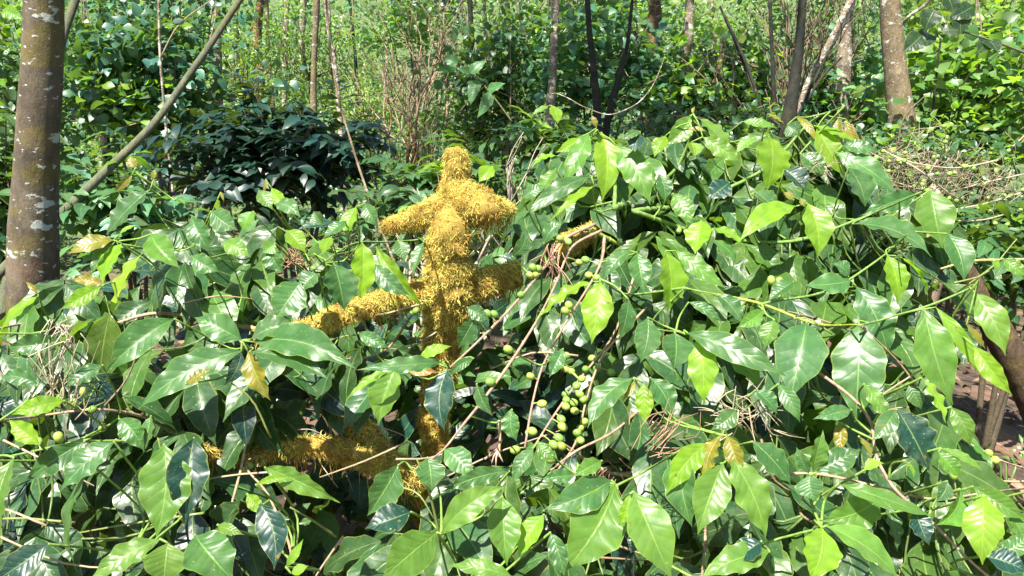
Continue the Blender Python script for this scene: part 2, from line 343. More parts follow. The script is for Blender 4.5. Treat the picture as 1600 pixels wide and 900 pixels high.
def cloud(mb, c, rad, n, ln, ratio, tint, shape=1, clumps=None, coffee=False, mb_stem=None, root=None, stemtint=(.1, .08, .05, 1), young=.0, nv=4, nu=2, shell=.5):
    """clumps of leaves through an ellipsoid's volume; stems reach the clumps from root"""
    c = np.asarray(c, float); rad = np.asarray(rad, float)
    K = clumps or max(6, int(n / 26)); per = max(3, n // K)
    u = rand_dir(K); rr = rng.uniform(shell, 1.0, K) ** .6
    rr = rr * (1 + .22 * rng.standard_normal(K)); cen = c + u * rr[:, None] * rad
    for ci in range(K):
        p = cen[ci]; out = (p - c) / rad; out = out / (np.linalg.norm(out) + 1e-6)
        if root is not None and mb_stem is not None:
            mid = (np.asarray(root) * .45 + p * .55) + rng.normal(0, .05, 3) * rad.mean()
            mid[2] = min(mid[2], p[2] + .02)
            if ci % 2 == 0: tube(mb_stem, [(*root, .008), (*mid, .005), (*p, .0022)], 5, 8, tint=stemtint)
        cl = vary(tint, 1, .22)[0]; isy = rng.random() < young
        if isy: cl = np.array([.17, .30, .035, .5])
        if coffee:
            # opposite leaf pairs along a drooping shoot
            sd_ = out * np.array([1, 1, .4]) + rng.normal(0, .35, 3) + [0, 0, -.1]; sd_ /= np.linalg.norm(sd_)
            side = np.cross(sd_, [0, 0, 1.]); side /= np.linalg.norm(side) + 1e-6
            kk = per; s = np.repeat(np.arange((kk + 1) // 2), 2)[:kk] * ln * .42; sg = np.tile([1, -1], (kk + 1) // 2)[:kk]
            b = p + s[:, None] * sd_ - sd_ * s.max() * .5 + np.array([0, 0, -1]) * (s[:, None] ** 2) * .5
            L = ln * rng.uniform(.7, 1.15, kk) * (1 - .35 * (s / (s.max() + 1e-6)) ** 2)
            d = side * sg[:, None] + sd_ * .45 + np.array([0, 0, -.35]) + rng.normal(0, .22, (kk, 3)); d /= np.linalg.norm(d, axis=1)[:, None]
            nr = np.array([0, 0, 1.]) + rng.normal(0, .3, (kk, 3)) + out * .3
            leaves(mb, b, b + d * L[:, None], nr, L * ratio, vary(cl, kk, .15, .08), nv, nu, .1, .15, .03, 0)
        else:
            kk = per; b = p + rng.normal(0, 1, (kk, 3)) * ln * [1.3, 1.3, .8]
            d = (b - p); d = d / (np.linalg.norm(d, axis=1)[:, None] + 1e-6) + rng.normal(0, .5, (kk, 3)) + [0, 0, -.25]; d /= np.linalg.norm(d, axis=1)[:, None]
            L = ln * rng.uniform(.6, 1.25, kk); nr = np.array([-.1, -.25, .9]) + rng.normal(0, .45, (kk, 3))
            leaves(mb, b, b + d * L[:, None], nr, L * ratio, vary(cl, kk, .18, .1), nv, nu, .08, .22, .03, shape)

def px_shrub(name, label, cat, group, cx, cy, rx, ry, d, n, ln, ratio, tint, shape=1, coffee=False, depthr=None, young=0., stem=True, mat=None, nv=4, nu=2, base=None):
    c = P(cx, cy, d); r = (rx / FPX * d, depthr or rx / FPX * d * .7, ry / FPX * d)
    gx, gy = (base or (c.x, c.y)); gz = ground_z(gx, gy)
    root = thing(name, (gx, gy, gz), label, cat, group)
    fo = MB(); st = MB()
    mid = Vector((gx, gy, gz))
    top = Vector((c.x, c.y, c.z - r[2] * .3))
    tube(st, [(gx, gy, gz - .05, .022), *([((gx + top.x) / 2 + .04, (gx * 0 + (gy + top.y) / 2), (gz + top.z) / 2, .016)]), (top.x, top.y, top.z, .009)], 7, 10, tint=(.10, .08, .05, 1))
    for k in range(3):
        a = random.uniform(0, 6.28); e = Vector((c.x + math.cos(a) * r[0] * .7, c.y + math.sin(a) * r[1] * .7, c.z + r[2] * random.uniform(.2, .8)))
        tube(st, [(gx + random.uniform(-.05, .05), gy, gz, .014), ((gx + e.x) / 2, (gy + e.y) / 2, (gz + e.z) / 2 + .1, .010), (*e, .004)], 6, 10, tint=(.10, .08, .05, 1))
    cloud(fo, c, r, n, ln, ratio, tint, shape, coffee=coffee, mb_stem=st, root=(top.x, top.y, top.z - .05), young=young, nv=nv, nu=nu, clumps=(n // 9 if coffee else None), shell=.25 if coffee else .4)
    if not coffee:
        for k in range(9):
            a = random.uniform(0, 6.28); b_ = Vector((c.x + random.uniform(-1, 1) * r[0], c.y - r[1] * random.uniform(-.3, .9), c.z + r[2] * random.uniform(-1, .4)))
            e = b_ + Vector((math.cos(a) * r[0] * .7, 0, abs(math.sin(a)) * r[2] * 1.3 + .1)); m_ = (b_ + e) / 2 + Vector((random.uniform(-.06, .06), 0, random.uniform(0, .06)))
            f_ = random.uniform(.6, 1.5); tube(st, [(*b_, .006), (*m_, .005), (*e, .002)], 5, 9, tint=(.22 * f_, .17 * f_, .11 * f_, 1))
    st.build('stem', MAT_TWIG, root); fo.build('foliage', mat or MAT_LEAF_FAR, root)
    return root

DK = (.007, .032, .022, .10); MD = (.036, .098, .038, .28); LG = (.085, .18, .048, .38); YG = (.15, .24, .07, .45); BL = (.06, .16, .08, .3); MN = (.13, .24, .10, .4)  # LG and YG greyed a little to stand for haze on far leaves
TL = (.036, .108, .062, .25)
CB = 'coffee bushes growing behind the mossy one'
px_shrub('coffee_bush', 'dark blue-green coffee bush in deep shade behind the leaf tips at upper left', 'coffee bush', CB, 432, 245, 172, 96, 3.9, 1700, .13, .42, DK, coffee=True, nv=6, nu=4)  # canopy shade is put into this bush's leaf tint
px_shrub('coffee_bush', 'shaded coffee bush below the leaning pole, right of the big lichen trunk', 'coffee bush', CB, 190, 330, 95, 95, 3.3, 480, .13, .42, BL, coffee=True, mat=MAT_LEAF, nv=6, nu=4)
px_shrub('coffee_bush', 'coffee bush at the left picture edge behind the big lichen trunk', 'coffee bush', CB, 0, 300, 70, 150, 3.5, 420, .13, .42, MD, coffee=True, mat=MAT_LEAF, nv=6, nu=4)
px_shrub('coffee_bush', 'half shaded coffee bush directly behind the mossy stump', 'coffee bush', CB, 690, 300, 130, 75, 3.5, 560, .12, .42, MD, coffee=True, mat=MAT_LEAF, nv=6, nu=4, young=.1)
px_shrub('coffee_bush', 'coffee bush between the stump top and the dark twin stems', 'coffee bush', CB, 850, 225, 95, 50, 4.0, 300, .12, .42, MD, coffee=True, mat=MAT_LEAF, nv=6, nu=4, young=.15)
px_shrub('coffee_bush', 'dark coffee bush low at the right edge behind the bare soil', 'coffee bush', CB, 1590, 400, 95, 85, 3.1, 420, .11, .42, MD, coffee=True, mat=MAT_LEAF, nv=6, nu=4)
BS = 'broad-leaved shrubs of the undergrowth'
shr = [
 ('pale mint broad-leaved shrub right of the big lichen trunk', 225, 130, 140, 95, 5.6, 1500, .13, .78, TL, 1),
 ('broad-leaved shrub behind the top of the big lichen trunk', 40, 130, 110, 150, 5.9, 800, .12, .78, MD, 1),
 ('vivid green heart-leaved shrub right of the pale lichen tree', 1525, 150, 120, 110, 5.2, 1200, .13, .8, LG, 1),
 ('light green shrub left of the pale lichen tree', 1315, 160, 95, 90, 6.2, 900, .12, .75, BL, 1),
 ('dark green shrub below the fan of thin leaning stems', 1130, 140, 120, 80, 6.4, 1100, .12, .8, MD, 1),
 ('mid green shrub around the dark twin stems', 930, 110, 110, 100, 6.2, 1000, .12, .8, BL, 1),
 ('green shrub just right of the bare twiggy tree', 780, 110, 75, 120, 6.6, 700, .12, .7, MD, 1),
 ('low bright shrub between the bare twiggy tree and the stump', 740, 180, 80, 50, 6.8, 700, .08, .6, LG, 1),
 ('yellow-green feathery shrub left of the bare twiggy tree', 570, 175, 80, 50, 8.0, 900, .08, .4, YG, 0),
 ('fine-leaved sunlit shrub behind the leaning pole', 380, 120, 100, 80, 8.5, 1100, .08, .5, YG, 0),
 ('sunlit shrub between the slim trunks behind the dark coffee bush', 480, 90, 90, 90, 9.5, 1200, .09, .5, YG, 0),
 ('pale mint shrub high above the bare twiggy tree', 640, 45, 90, 40, 9.0, 900, .11, .7, MN, 1),
 ('dark blue-green shrub at the top centre of the picture', 675, 10, 70, 40, 11., 700, .12, .6, DK, 0),
 ('green shrub at the top left between trunk and leaning pole', 250, 20, 120, 55, 6.6, 1000, .11, .7, TL, 1),
 ('sunlit shrub behind the dark leaning trunk', 1240, 50, 110, 80, 8.5, 1100, .10, .6, LG, 1),
 ('green shrub behind the rusty moss trunk', 1010, 55, 100, 80, 9.0, 1000, .10, .6, MN, 1),
 ('yellow-green shrub at the top right corner', 1530, 30, 120, 60, 7.5, 900, .12, .7, YG, 1),
 ('low green shrub behind the berry-laden bush at right', 1450, 240, 120, 45, 4.6, 700, .08, .6, MD, 1),
 ('low shaded shrub behind the top of the big bush', 1150, 215, 150, 40, 5.0, 800, .09, .6, MD, 1),
 ('green shrub at the top between the two pale trunks', 860, 30, 80, 60, 8.2, 800, .11, .7, LG, 1),
]
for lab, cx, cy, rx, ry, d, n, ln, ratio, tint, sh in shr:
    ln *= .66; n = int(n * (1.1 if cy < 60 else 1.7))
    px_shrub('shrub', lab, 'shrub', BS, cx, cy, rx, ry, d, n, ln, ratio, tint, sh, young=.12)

mb = MB()
for _ in range(150):
    x = random.uniform(-7, 7); y = random.uniform(4.2, 12); 
    tn = random.choice([MD, LG, BL, MD, YG]); cloud(mb, (x, y, ground_z(x, y) + random.uniform(.1, .55)), (.55, .5, .35), 260, .06, .55, tn, random.choice([0, 1]), nv=3, nu=2, shell=.1)
tag(mb.build('undergrowth', MAT_LEAF_FAR), 'knee-high green undergrowth covering the ground between the background trees', 'undergrowth', kind='stuff')
# distant wood as one mass
mb = MB()
for _ in range(150):
    x = random.uniform(-16, 16); y = random.uniform(12, 24); z = ground_z(x, y) + random.uniform(.2, 4.6)
    tn = random.choice([YG, LG, MD, DK, YG, BL]); cloud(mb, (x, y, z), (1.3, 1.2, .8), 480, .10, .55, tn, random.choice([0, 1]), nv=2, nu=2, shell=.1)
for _ in range(30):
    x = random.uniform(-20, 20); y = random.uniform(23, 30); z = ground_z(x, y) + random.uniform(.5, 9)
    tn = random.choice([DK, MD, LG, BL]); cloud(mb, (x, y, z), (2.4, 1.2, 1.6), 420, .28, .6, tn, 1, nv=2, nu=2, shell=.1)
tag(mb.build('distant_foliage', MAT_LEAF_FAR), 'sunlit mass of leaves of the wood in the far distance', 'foliage', kind='stuff')

# ------------------------------------------------------------------ trees
TGN = 'slender trees standing in the background wood'
def tree(name, label, cat, group, Y, pts, mat, crown=None, rough=.06, sides=16, bits=None):
    """pts (px, py, width_px) from low to high on the plane Y; extended to ground and crown"""
    w = []
    if group == TGN and Y > 6.5 and mat in (BARK_P, BARK_B, BARK_R): Y *= (1.0 if mat is BARK_R else .82)
    for px, py, wp in pts:
        p = PV(px, py, Y); dd = Y / (CP - (py - 450) / FPX * SP); w.append((*p, wp / FPX * dd / 2))
    a, b = w[0], w[1]
    gz = ground_z(a[0], a[1])
    s = (a[2] - gz) / max(.05, (b[2] - a[2])); s = min(s, 2.5)
    base = (a[0] + (a[0] - b[0]) * min(s, 1.5) * .5, a[1], gz - .05, a[3] * 1.25)
    if a[2] - gz > .15: w = [base, tuple((base[i] * .5 + a[i] * .5) + (0, 0, 0, -.1 * a[3])[i] for i in range(4))] + w
    l, m_ = w[-1], w[-2]; dirx = (l[0] - m_[0]) / max(.1, (l[2] - m_[2])); H = 6.2 + random.uniform(-.6, 1.0)
    if crown:
        top = (l[0] + max(-.9, min(.9, dirx * (H - l[2]) * .5)), l[1] + .1, H, l[3] * .55)
        w.append(((l[0] * 2 + top[0]) / 3, l[1], (l[2] * 2 + top[2]) / 3, l[3] * .9)); w.append(top)
    root = thing(name, (base[0], base[1], gz), label, cat, group)
    mb = MB(); tube(mb, w, sides, 90, rough, 9, tint=(.2, .15, .1, 1)); mb.build('trunk', mat, root)
    if crown:
        n, rad, ln, tn = crown; f = MB(); st = MB()
        cc = (top[0], top[1], top[2] + rad * .25)
        for k in range(6):
            an = k * 1.05 + random.uniform(-.3, .3); e = (cc[0] + math.cos(an) * rad * .8, cc[1] + math.sin(an) * rad * .8, cc[2] + random.uniform(-.2, .5) * rad)
            s0 = (top[0], top[1], top[2] - random.uniform(0, .8), top[3] * .7)
            tube(st, [s0, ((s0[0] + e[0]) / 2, (s0[1] + e[1]) / 2, (s0[2] + e[2]) / 2 + .1, top[3] * .45), (*e, top[3] * .15)], 6, 8, tint=(.15, .12, .08, 1))
        st.build('limb', mat, root)
        cloud(f, cc, (rad, rad, rad * .55), int(n * .7) if n < 1000 else n, ln, .6, tn, 1, nv=2, nu=2, shell=.1); f.build('crown', MAT_LEAF_FAR, root)  # unseen crown overhead, added and kept sparse for the dappled shade it casts
    return root
TG = 'slender trees standing in the background wood'
big = tree('tree', 'big brown tree trunk with white lichen patches at the left edge', 'tree', None, 2.75,
     [(52, 470, 76), (52, 400, 72), (55, 300, 66), (60, 200, 62), (66, 100, 60), (68, 0, 58)], BARK_A, (2600, 1.45, .17, MD), .05, 28)
tree('tree', 'pale lichen-spotted tree with a dark vine up its front at right', 'tree', None, 5.2,
     [(1425, 260, 56), (1414, 225, 48), (1404, 150, 38), (1396, 80, 33), (1390, 0, 31)], BARK_B, (700, 1.2, .16, MD), .05, 20)
trees = [
 ('reddish trunk with shaded foot just right of the leaning pole', 9.0, [(342, 155, 13), (340, 60, 12), (338, 0, 11)], BARK_P, 0),
 ('pale trunk with a rust moss patch near its top, left of centre', 9.5, [(408, 150, 15), (404, 90, 13), (402, 40, 14), (408, 0, 12)], BARK_R, 0),
 ('straight slim trunk second right of the rust patch trunk', 8.5, [(490, 180, 11), (491, 90, 9), (495, 0, 11)], BARK_B, 400),
 ('thin trunk bending left at its middle beside the straight slim trunk', 8.0, [(530, 170, 8), (523, 100, 6), (512, 40, 5), (508, 0, 5)], BARK_P, 0),
 ('faint grey trunk far behind the dark coffee bush', 13., [(472, 180, 10), (472, 60, 10), (474, 0, 10)], BARK_P, 300),
 ('faint pale trunk far behind, nearest the rust patch trunk', 14., [(445, 180, 9), (446, 60, 9), (448, 0, 9)], BARK_P, 0),
 ('pale birch-like trunk left of the dark twin stems', 7.5, [(858, 200, 16), (862, 140, 13), (866, 70, 13), (868, 0, 12)], BARK_P, 500),
 ('trunk wrapped in rusty orange moss behind the big bush', 7.2, [(1018, 180, 16), (1017, 120, 20), (1021, 60, 26), (1024, 0, 18)], BARK_R, 500),
 ('pale peeling trunk just right of the rusty moss trunk', 8.0, [(1068, 170, 14), (1070, 110, 17), (1076, 50, 16), (1078, 0, 14)], BARK_P, 500),
 ('dark upright stem, left one of the dark twin stems', 5.2, [(934, 200, 13), (928, 110, 11), (921, 50, 9), (918, 0, 9)], BARK_D, 500),
 ('dark stem leaning right out of the foot of its upright twin', 5.3, [(948, 195, 12), (965, 130, 11), (980, 70, 6), (988, 0, 5)], BARK_D, 0),
 ('thick dark trunk leaning slightly right behind the bush top', 5.0, [(1230, 200, 26), (1238, 150, 20), (1248, 80, 15), (1254, 0, 13)], BARK_D, 500),
 ('thin dark stem just left of the thick dark trunk', 5.4, [(1210, 180, 8), (1207, 100, 6), (1203, 0, 6)], BARK_D, 0),
 ('brown knobbly trunk between the thick dark trunk and the lichen tree', 7.5, [(1315, 170, 22), (1318, 100, 24), (1322, 40, 18), (1330, 0, 14)], BARK_P, 500),
 ('slanting pale trunk crossing behind the brown knobbly one', 7.0, [(1262, 130, 9), (1290, 80, 11), (1310, 40, 10), (1330, 0, 9)], BARK_P, 0),
 ('dark trunk in the shrubs above the mint-leaved shrub', 7.0, [(215, 110, 9), (218, 50, 8), (219, 0, 8)], BARK_D, 300),
 ('dark trunk at upper left, nearest to the big lichen trunk', 7.0, [(154, 110, 14), (158, 50, 12), (162, 0, 11)], BARK_D, 300),
 ('thin pale sapling stem in front of the mint-leaved shrub', 5.2, [(256, 160, 4), (250, 80, 4), (248, 0, 4)], BARK_P, 0),
 ('slim bare stem rising in the vivid shrub right of the lichen tree', 5.0, [(1458, 170, 4), (1464, 110, 3), (1470, 60, 3)], BARK_D, 0),
 ('dark slender trunk behind the pale mint shrub, top centre', 10.5, [(742, 200, 8), (738, 80, 8), (734, 0, 8)], BARK_D, 300),
]
for lab, Y, pts, mt, cr in trees:
    tree('tree', lab, 'tree', TG, Y, pts, mt, (cr, 1.3, .2, LG) if cr else None, .08, 12)
for k in range(16):
    px = [60, 130, 285, 372, 428, 520, 560, 600, 700, 765, 805, 900, 1000, 1110, 1290, 1480][k]; w_ = random.uniform(5, 11); sl = random.uniform(-14, 14)
    tree('tree', 'thin trunk of one of the many distant trees deep in the sunlit wood', 'tree', 'distant thin trunks', random.uniform(9.5, 15), [(px, 190, w_), (px + sl * .5 + random.uniform(-3, 3), 90, w_ * .9), (px + sl, 0, w_ * .8)], random.choice([BARK_P, BARK_P, BARK_D, BARK_B]), None, .08, 8)
# leaning pole and stems
def stem_thing(name, label, cat, pts, mat, group=None, sides=8, rough=.04, toground=False, part=None):
    w = [(*P(px, py, d), wp / FPX * d / 2) for px, py, d, wp in pts]
    if toground:
        a, b = Vector(w[0][:3]), Vector(w[1][:3]); dr = (a - b).normalized(); 
        if dr.z < -.05:
            s = (a.z - ground_z(a.x, a.y)) / -dr.z; g = a + dr * min(s, 2.5); w = [(*g, w[0][3] * 1.1)] + w
    mb = MB(); tube(mb, w, sides, len(w) * 10, rough, 12, tint=(.2, .16, .1, 1)); o = mb.build(name, mat); tag(o, label, cat, group); return o
stem_thing('leaning_pole', 'smooth grey-green pole leaning from behind the big trunk up to the right', 'pole',
   [(100, 330, 3.1, 15), (165, 268, 3.15, 14), (237, 197, 3.2, 12), (302, 108, 3.25, 11), (355, 30, 3.3, 10), (410, -60, 3.35, 13), (520, -260, 3.4, 10)], BARK_G, toground=True, sides=12)
stem_thing('leaning_sapling', 'short grey stem emerging behind the top of the big lichen trunk', 'stem',
   [(80, 140, 3.3, 16), (100, 50, 3.35, 14), (118, 0, 3.4, 12), (140, -80, 3.4, 10)], BARK_G, toground=True, sides=10)
fan = [('thin dark stem leaning left over the shaded shrub, steepest of its fan', [(1195, 185, 5.6, 5), (1170, 110, 5.6, 5), (1130, 20, 5.6, 4)]),
       ('thin dark stem leaning left over the shaded shrub, middle of its fan', [(1185, 165, 5.8, 4), (1160, 95, 5.8, 4), (1125, 10, 5.8, 3)]),
       ('thin green stem leaning right beside the thick dark trunk', [(1245, 185, 5.4, 5), (1280, 110, 5.4, 4), (1330, 20, 5.4, 4)]),
       ('thin pale stem leaning right, lowest beside the thick dark trunk', [(1250, 180, 5.3, 4), (1285, 120, 5.3, 4), (1315, 90, 5.3, 3)])]
for lab, pts in fan: stem_thing('thin_stem', lab, 'stem', pts, BARK_D if 'dark' in lab else BARK_G, 'thin stems fanning out of the undergrowth', toground=True, sides=6)
stem_thing('vine', 'dark vine running straight up the front of the pale lichen tree', 'vine',
   [(1397, 190, 5.17, 4), (1394, 120, 5.16, 3.5), (1392, 60, 5.16, 4), (1390, 0, 5.15, 4), (1389, -60, 5.15, 4)], BARK_D, sides=6)
stem_thing('vine', 'thin pinkish vine sagging in a loop above the big bush', 'vine',
   [(835, 200, 3.5, 1.5), (858, 150, 3.3, 1.2), (885, 152, 3.1, 1.2), (915, 168, 3.0, 1.4), (950, 179, 2.95, 1.6), (985, 168, 3.0, 2), (1012, 145, 3.1, 1.3), (1030, 112, 3.2, 1.0), (1038, 90, 3.25, .6)], BARK_P, sides=6)
stem_thing('vine', 'thin grey vine hanging down in front of the dark coffee bush', 'vine',
   [(620, 420, 3.3, 4), (585, 330, 3.35, 4), (563, 268, 3.4, 4), (545, 210, 3.45, 3.5), (528, 150, 3.5, 3), (515, 60, 3.5, 3), (508, -20, 3.5, 3)], BARK_B, sides=6)
stem_thing('branch', 'pale bare branch sticking up right from the lichen tree', 'branch',
   [(1404, 42, 5.2, 7), (1425, 22, 5.1, 5), (1445, 8, 5.05, 5), (1460, -10, 5.0, 4)], BARK_P, sides=7)
# bare twiggy tree in the middle
def bare_tree(label, px, d, base_y, topy, spread, seed, n0=3, tint=(.30, .22, .14, 1)):
    random.seed(seed); a = P(px, base_y, d); gz = ground_z(a.x, a.y); root = thing('bare_tree', (a.x, a.y, gz), label, 'tree', None)
    mb = MB(); tw = MB(); top = P(px, topy, d)
    def grow(p, dr, L, r, lev):
        q = p + dr * L; m_ = (p + q) / 2 + Vector((random.uniform(-1, 1), random.uniform(-1, 1), random.uniform(-.5, .5))) * L * .10
        tube(mb if lev < 2 else tw, [(*p, r), (*m_, r * .85), (*q, r * .65)], 6 if lev < 2 else 4, 6, tint=tint)
        if lev >= 5: return
        for k in range(random.choice([2, 3]) if lev else 3):
            nd = (dr + Vector((random.gauss(0, spread), random.gauss(0, spread), random.gauss(.15, .25)))).normalized()
            grow(q if k < 2 else (p + q) / 2, nd, L * random.uniform(.6, .85), r * .6, lev + 1)
    H = top.z - gz
    for k in range(n0):
        b = Vector((a.x + random.uniform(-.12, .12), a.y + random.uniform(-.1, .1), gz - .05))
        grow(b, Vector((random.gauss(0, .15), random.gauss(0, .1), 1)).normalized(), H * .36, .028, 0)
    mb.build('trunk', BARK_R, root); tw.build('twig', MAT_TWIG, root)
bare_tree('bare twiggy tree with reddish-brown forked stems left of the stump top', 655, 7.0, 240, 60, .38, 11, 3)
bare_tree('thin dead brush at the top right of centre, full of hanging twigs', 1205, 6.2, 190, -10, .33, 5, 2, (.2, .14, .1, 1))
bare_tree('low tangle of bare grey twigs beside the left arm of the stump', 625, 2.9, 400, 300, .42, 8, 2, (.36, .3, .22, 1))
random.seed(21)

# overhanging dark leafy branch, top right; a few leaves top left
def overhang(label, path, d, lv, tint, seed, cat='branch'):
    rs = np.random.default_rng(seed); root = thing('leafy_branch', P(path[0][0], path[0][1], d), label, cat)
    mb = MB(); tube(mb, [(*P(x, y, d), r) for x, y, r in path], 6, 20, tint=(.10, .10, .05, 1)); mb.build('stem', MAT_TWIG, root)
    f = MB()
    for bx, by, tx, ty, w in lv:
        b = P(bx, by, d + rs.uniform(-.05, .05)); t = P(tx, ty, d - .03); dd = w / FPX * d
        leaves(f, [b], [t], [Vector((rs.normal(0, .2), -.8, .5))], [dd], [tint], 12, 6, .08, .15, .03, 1)
    f.build('foliage', MAT_LEAF, root)
overhang('overhanging twig with dark heart-shaped leaves beside the lichen tree', [(1680, 120, .006), (1600, 82, .005), (1545, 62, .004), (1500, 48, .003)], 3.0,
   [(1500, 45, 1490, 12, 30), (1498, 48, 1470, 50, 28), (1495, 20, 1500, 55, 36), (1540, 62, 1525, 85, 26), (1545, 62, 1560, 82, 30), (1450, 52, 1436, 78, 30), (1440, 55, 1410, 82, 34), (1520, 10, 1480, 30, 30), (1460, 15, 1445, 50, 34), (1480, -5, 1490, 22, 30)], (.015, .04, .015, .25), 1)
overhang('sunlit yellow-green leaves poking in at the top left corner', [(-60, 10, .004), (0, 15, .003), (20, 18, .002)], 2.2,
   [(5, 15, 38, 30, 22), (0, 130, 12, 140, 10)], (.15, .34, .03, .6), 2)
overhang('slim leafy shoot with pale leaves in front of the bare twiggy tree', [(800, 190, .004), (770, 150, .0035), (740, 115, .003), (715, 90, .002)], 3.6,
   [(715, 100, 690, 90, 18), (712, 108, 678, 110, 14), (735, 115, 760, 95, 18), (745, 125, 735, 165, 20), (760, 140, 790, 130, 18), (765, 145, 745, 185, 20), (735, 112, 715, 108, 14)], (.06, .17, .06, .35), 3)

# ------------------------------------------------------------------ the mossy coffee bush
bush = thing('coffee_bush', (-.15, 2.0, ground_z(-.15, 2.0)), 'large sunlit coffee bush with a golden moss-covered trunk filling the foreground', 'coffee bush')
def strands(mb, c, r, n, ln=(.012, .026), lump=0.0, wid=.0011, sag=1.0):
    """curling moss ribbons over a tube (centres c, radii r)"""
    t, a, b = frames(c); seg = np.linalg.norm(np.diff(c, axis=0), axis=1); w = np.concatenate([[seg[0]], seg]) * r; w /= w.sum()
    i = rng.choice(len(c), n, p=w); j = np.minimum(i + 1, len(c) - 1); f = rng.random(n)[:, None]
    cc = c[i] * (1 - f) + c[j] * f; rr = r[i]
    th = rng.uniform(0, 2 * math.pi, n)
    out = np.cos(th)[:, None] * a[i] + np.sin(th)[:, None] * b[i]
    n = n
    p0 = cc + out * rr[:, None]
    kk = np.array([mnoise.noise(Vector(p * 48)) + .5 * mnoise.noise(Vector(p * 48 * 2.3)) for p in p0])
    p0 = cc + out * (rr * (1 + lump * kk) * rng.uniform(.97, 1.05, n))[:, None]
    L = rng.uniform(*ln, n); d = out * .7 + rng.normal(0, .8, (n, 3)) + np.array([0, 0, -.35 * sag]); d /= np.linalg.norm(d, axis=1)[:, None]
    pts = [p0]; dd = d.copy(); curl = rng.normal(0, 1.1, (n, 3))
    for s in range(4):
        p = pts[-1] + dd * (L / 4)[:, None]; pts.append(p); dd = dd + curl * .5 + np.array([0, 0, -.45 * sag]); dd /= np.linalg.norm(dd, axis=1)[:, None]
        if s == 1: curl = rng.normal(0, 1.5, (n, 3))
    side = np.cross(d, rng.standard_normal((n, 3))); side /= np.linalg.norm(side, axis=1)[:, None]
    ww = [1, 1, .9, .7, .3]; V = np.stack([q for k, p in enumerate(pts) for q in (p - side * wid * ww[k] * .5, p + side * wid * ww[k] * .5)], 1)
    base = np.array([[2 * k, 2 * k + 1, 2 * k + 3, 2 * k + 2] for k in range(4)]); Q = (base[None] + (np.arange(n) * 10)[:, None, None]).reshape(-1, 4)
    ns = np.array([mnoise.noise(Vector(p * 30)) for p in p0]); ns = np.clip(ns * 1.6 + .55 + rng.normal(0, .18, n), 0, 1)[:, None]
    ca = np.array([.92, .76, .20]); cb = np.array([.60, .37, .09]); col = ca * ns + cb * (1 - ns)
    g = (rng.random(n) < .24)[:, None]; col = np.where(g, np.array([.34, .38, .07]), col) * rng.uniform(.5, 1.25, (n, 1))
    T = np.repeat(np.concatenate([col, np.ones((n, 1))], 1), 10, axis=0)
    mb.add(V.reshape(-1, 3), Q, None, None, T)
MOSSB = (.34, .235, .055, 1)
def near(d): return d - .17 * max(0, min(1, (d - 1.6) / .25))
def mossy(partname, pts, n, core=.72, lump=.28, ln=(.012, .026), sag=1.0, shag=0, woodend=False, tint=MOSSB, label=None):
    pts = [(px, py, near(d), wp) for px, py, d, wp in pts]
    w = [(*P(px, py, d), wp / FPX * d / 2) for px, py, d, wp in pts]
    wood = MB(); tube(wood, [(x, y, z, r * core) for x, y, z, r in w], 12, len(w) * 8, .08, 30)
    o = wood.build(partname, BARK_C, bush)
    if label: o['label'] = label
    ms = MB(); c, r = tube(ms, [(x, y, z, r * .92) for x, y, z, r in w], 22, len(w) * 14, lump, 48, tint=tint)
    strands(ms, c, r, int(n * 2.6), (ln[0] * .65, ln[1] * .75), lump, sag=sag)
    if shag:                                             # loose beards hanging under the limb
        k = rng.integers(0, len(c), shag); q = c[k] + np.stack([rng.normal(0, .3, shag) * r[k], rng.normal(0, .3, shag) * r[k], -r[k] * .8], -1)
        for p in q:
            l = random.uniform(.02, .05); e = Vector(p) + Vector((random.gauss(0, .008), random.gauss(0, .008), -l)); m_ = (Vector(p) + e) / 2 + Vector((random.gauss(0, .006), random.gauss(0, .006), 0))
            tube(ms, [(*p, .0016), (*m_, .0012), (*e, .0006)], 4, 5, tint=random.choice([(.5, .3, .04, 1), (.38, .2, .04, 1), (.55, .42, .06, 1)]))
    ms.build('moss', MAT_MOSS, o)
    return o
def VD(py, Y=1.90): return Y / (CP - (py - 450) / FPX * SP)
mossy('trunk', [(580, 960, 2.2, 78), (605, 865, VD(865), 58), (650, 785, VD(785), 46), (682, 715, VD(715), 42), (676, 650, VD(650), 44), (687, 590, VD(590), 54), (692, 530, VD(530), 62),
   (697, 490, VD(490,1.88), 72), (703, 450, VD(450,1.86), 84), (700, 405, VD(405,1.85), 68), (702, 362, VD(362,1.84), 66), (707, 320, VD(320), 64), (712, 290, VD(290), 48), (712, 262, VD(262), 36), (714, 240, VD(240) , 32), (715, 233, VD(233), 22)],
   15000, .7, .26, (.009, .021))
mossy('limb', [(715, 315, 1.90, 50), (680, 328, 1.88, 42), (645, 343, 1.87, 32), (615, 351, 1.86, 24), (597, 355, 1.86, 14)], 3600, .6, .28, (.008, .016), .5)
mossy('limb', [(705, 308, 1.91, 46), (735, 316, 1.87, 56), (756, 326, 1.85, 58), (772, 326, 1.88, 36), (788, 325, 1.95, 20), (800, 328, 2.02, 10)], 4200, .6, .30, (.008, .018), .6, 50)
mossy('limb', [(695, 440, 1.96, 54), (740, 444, 1.95, 48), (780, 434, 1.99, 40), (812, 424, 2.04, 30), (835, 415, 2.10, 16)], 3800, .65, .25, (.010, .024), 1, 70)
mossy('limb', [(690, 452, 1.95, 48), (640, 462, 1.88, 36), (590, 472, 1.80, 36), (540, 488, 1.74, 34), (495, 508, 1.70, 30), (445, 520, 1.67, 22), (400, 520, 1.66, 12)], 4200, .65, .2, (.010, .022), 1, 50)
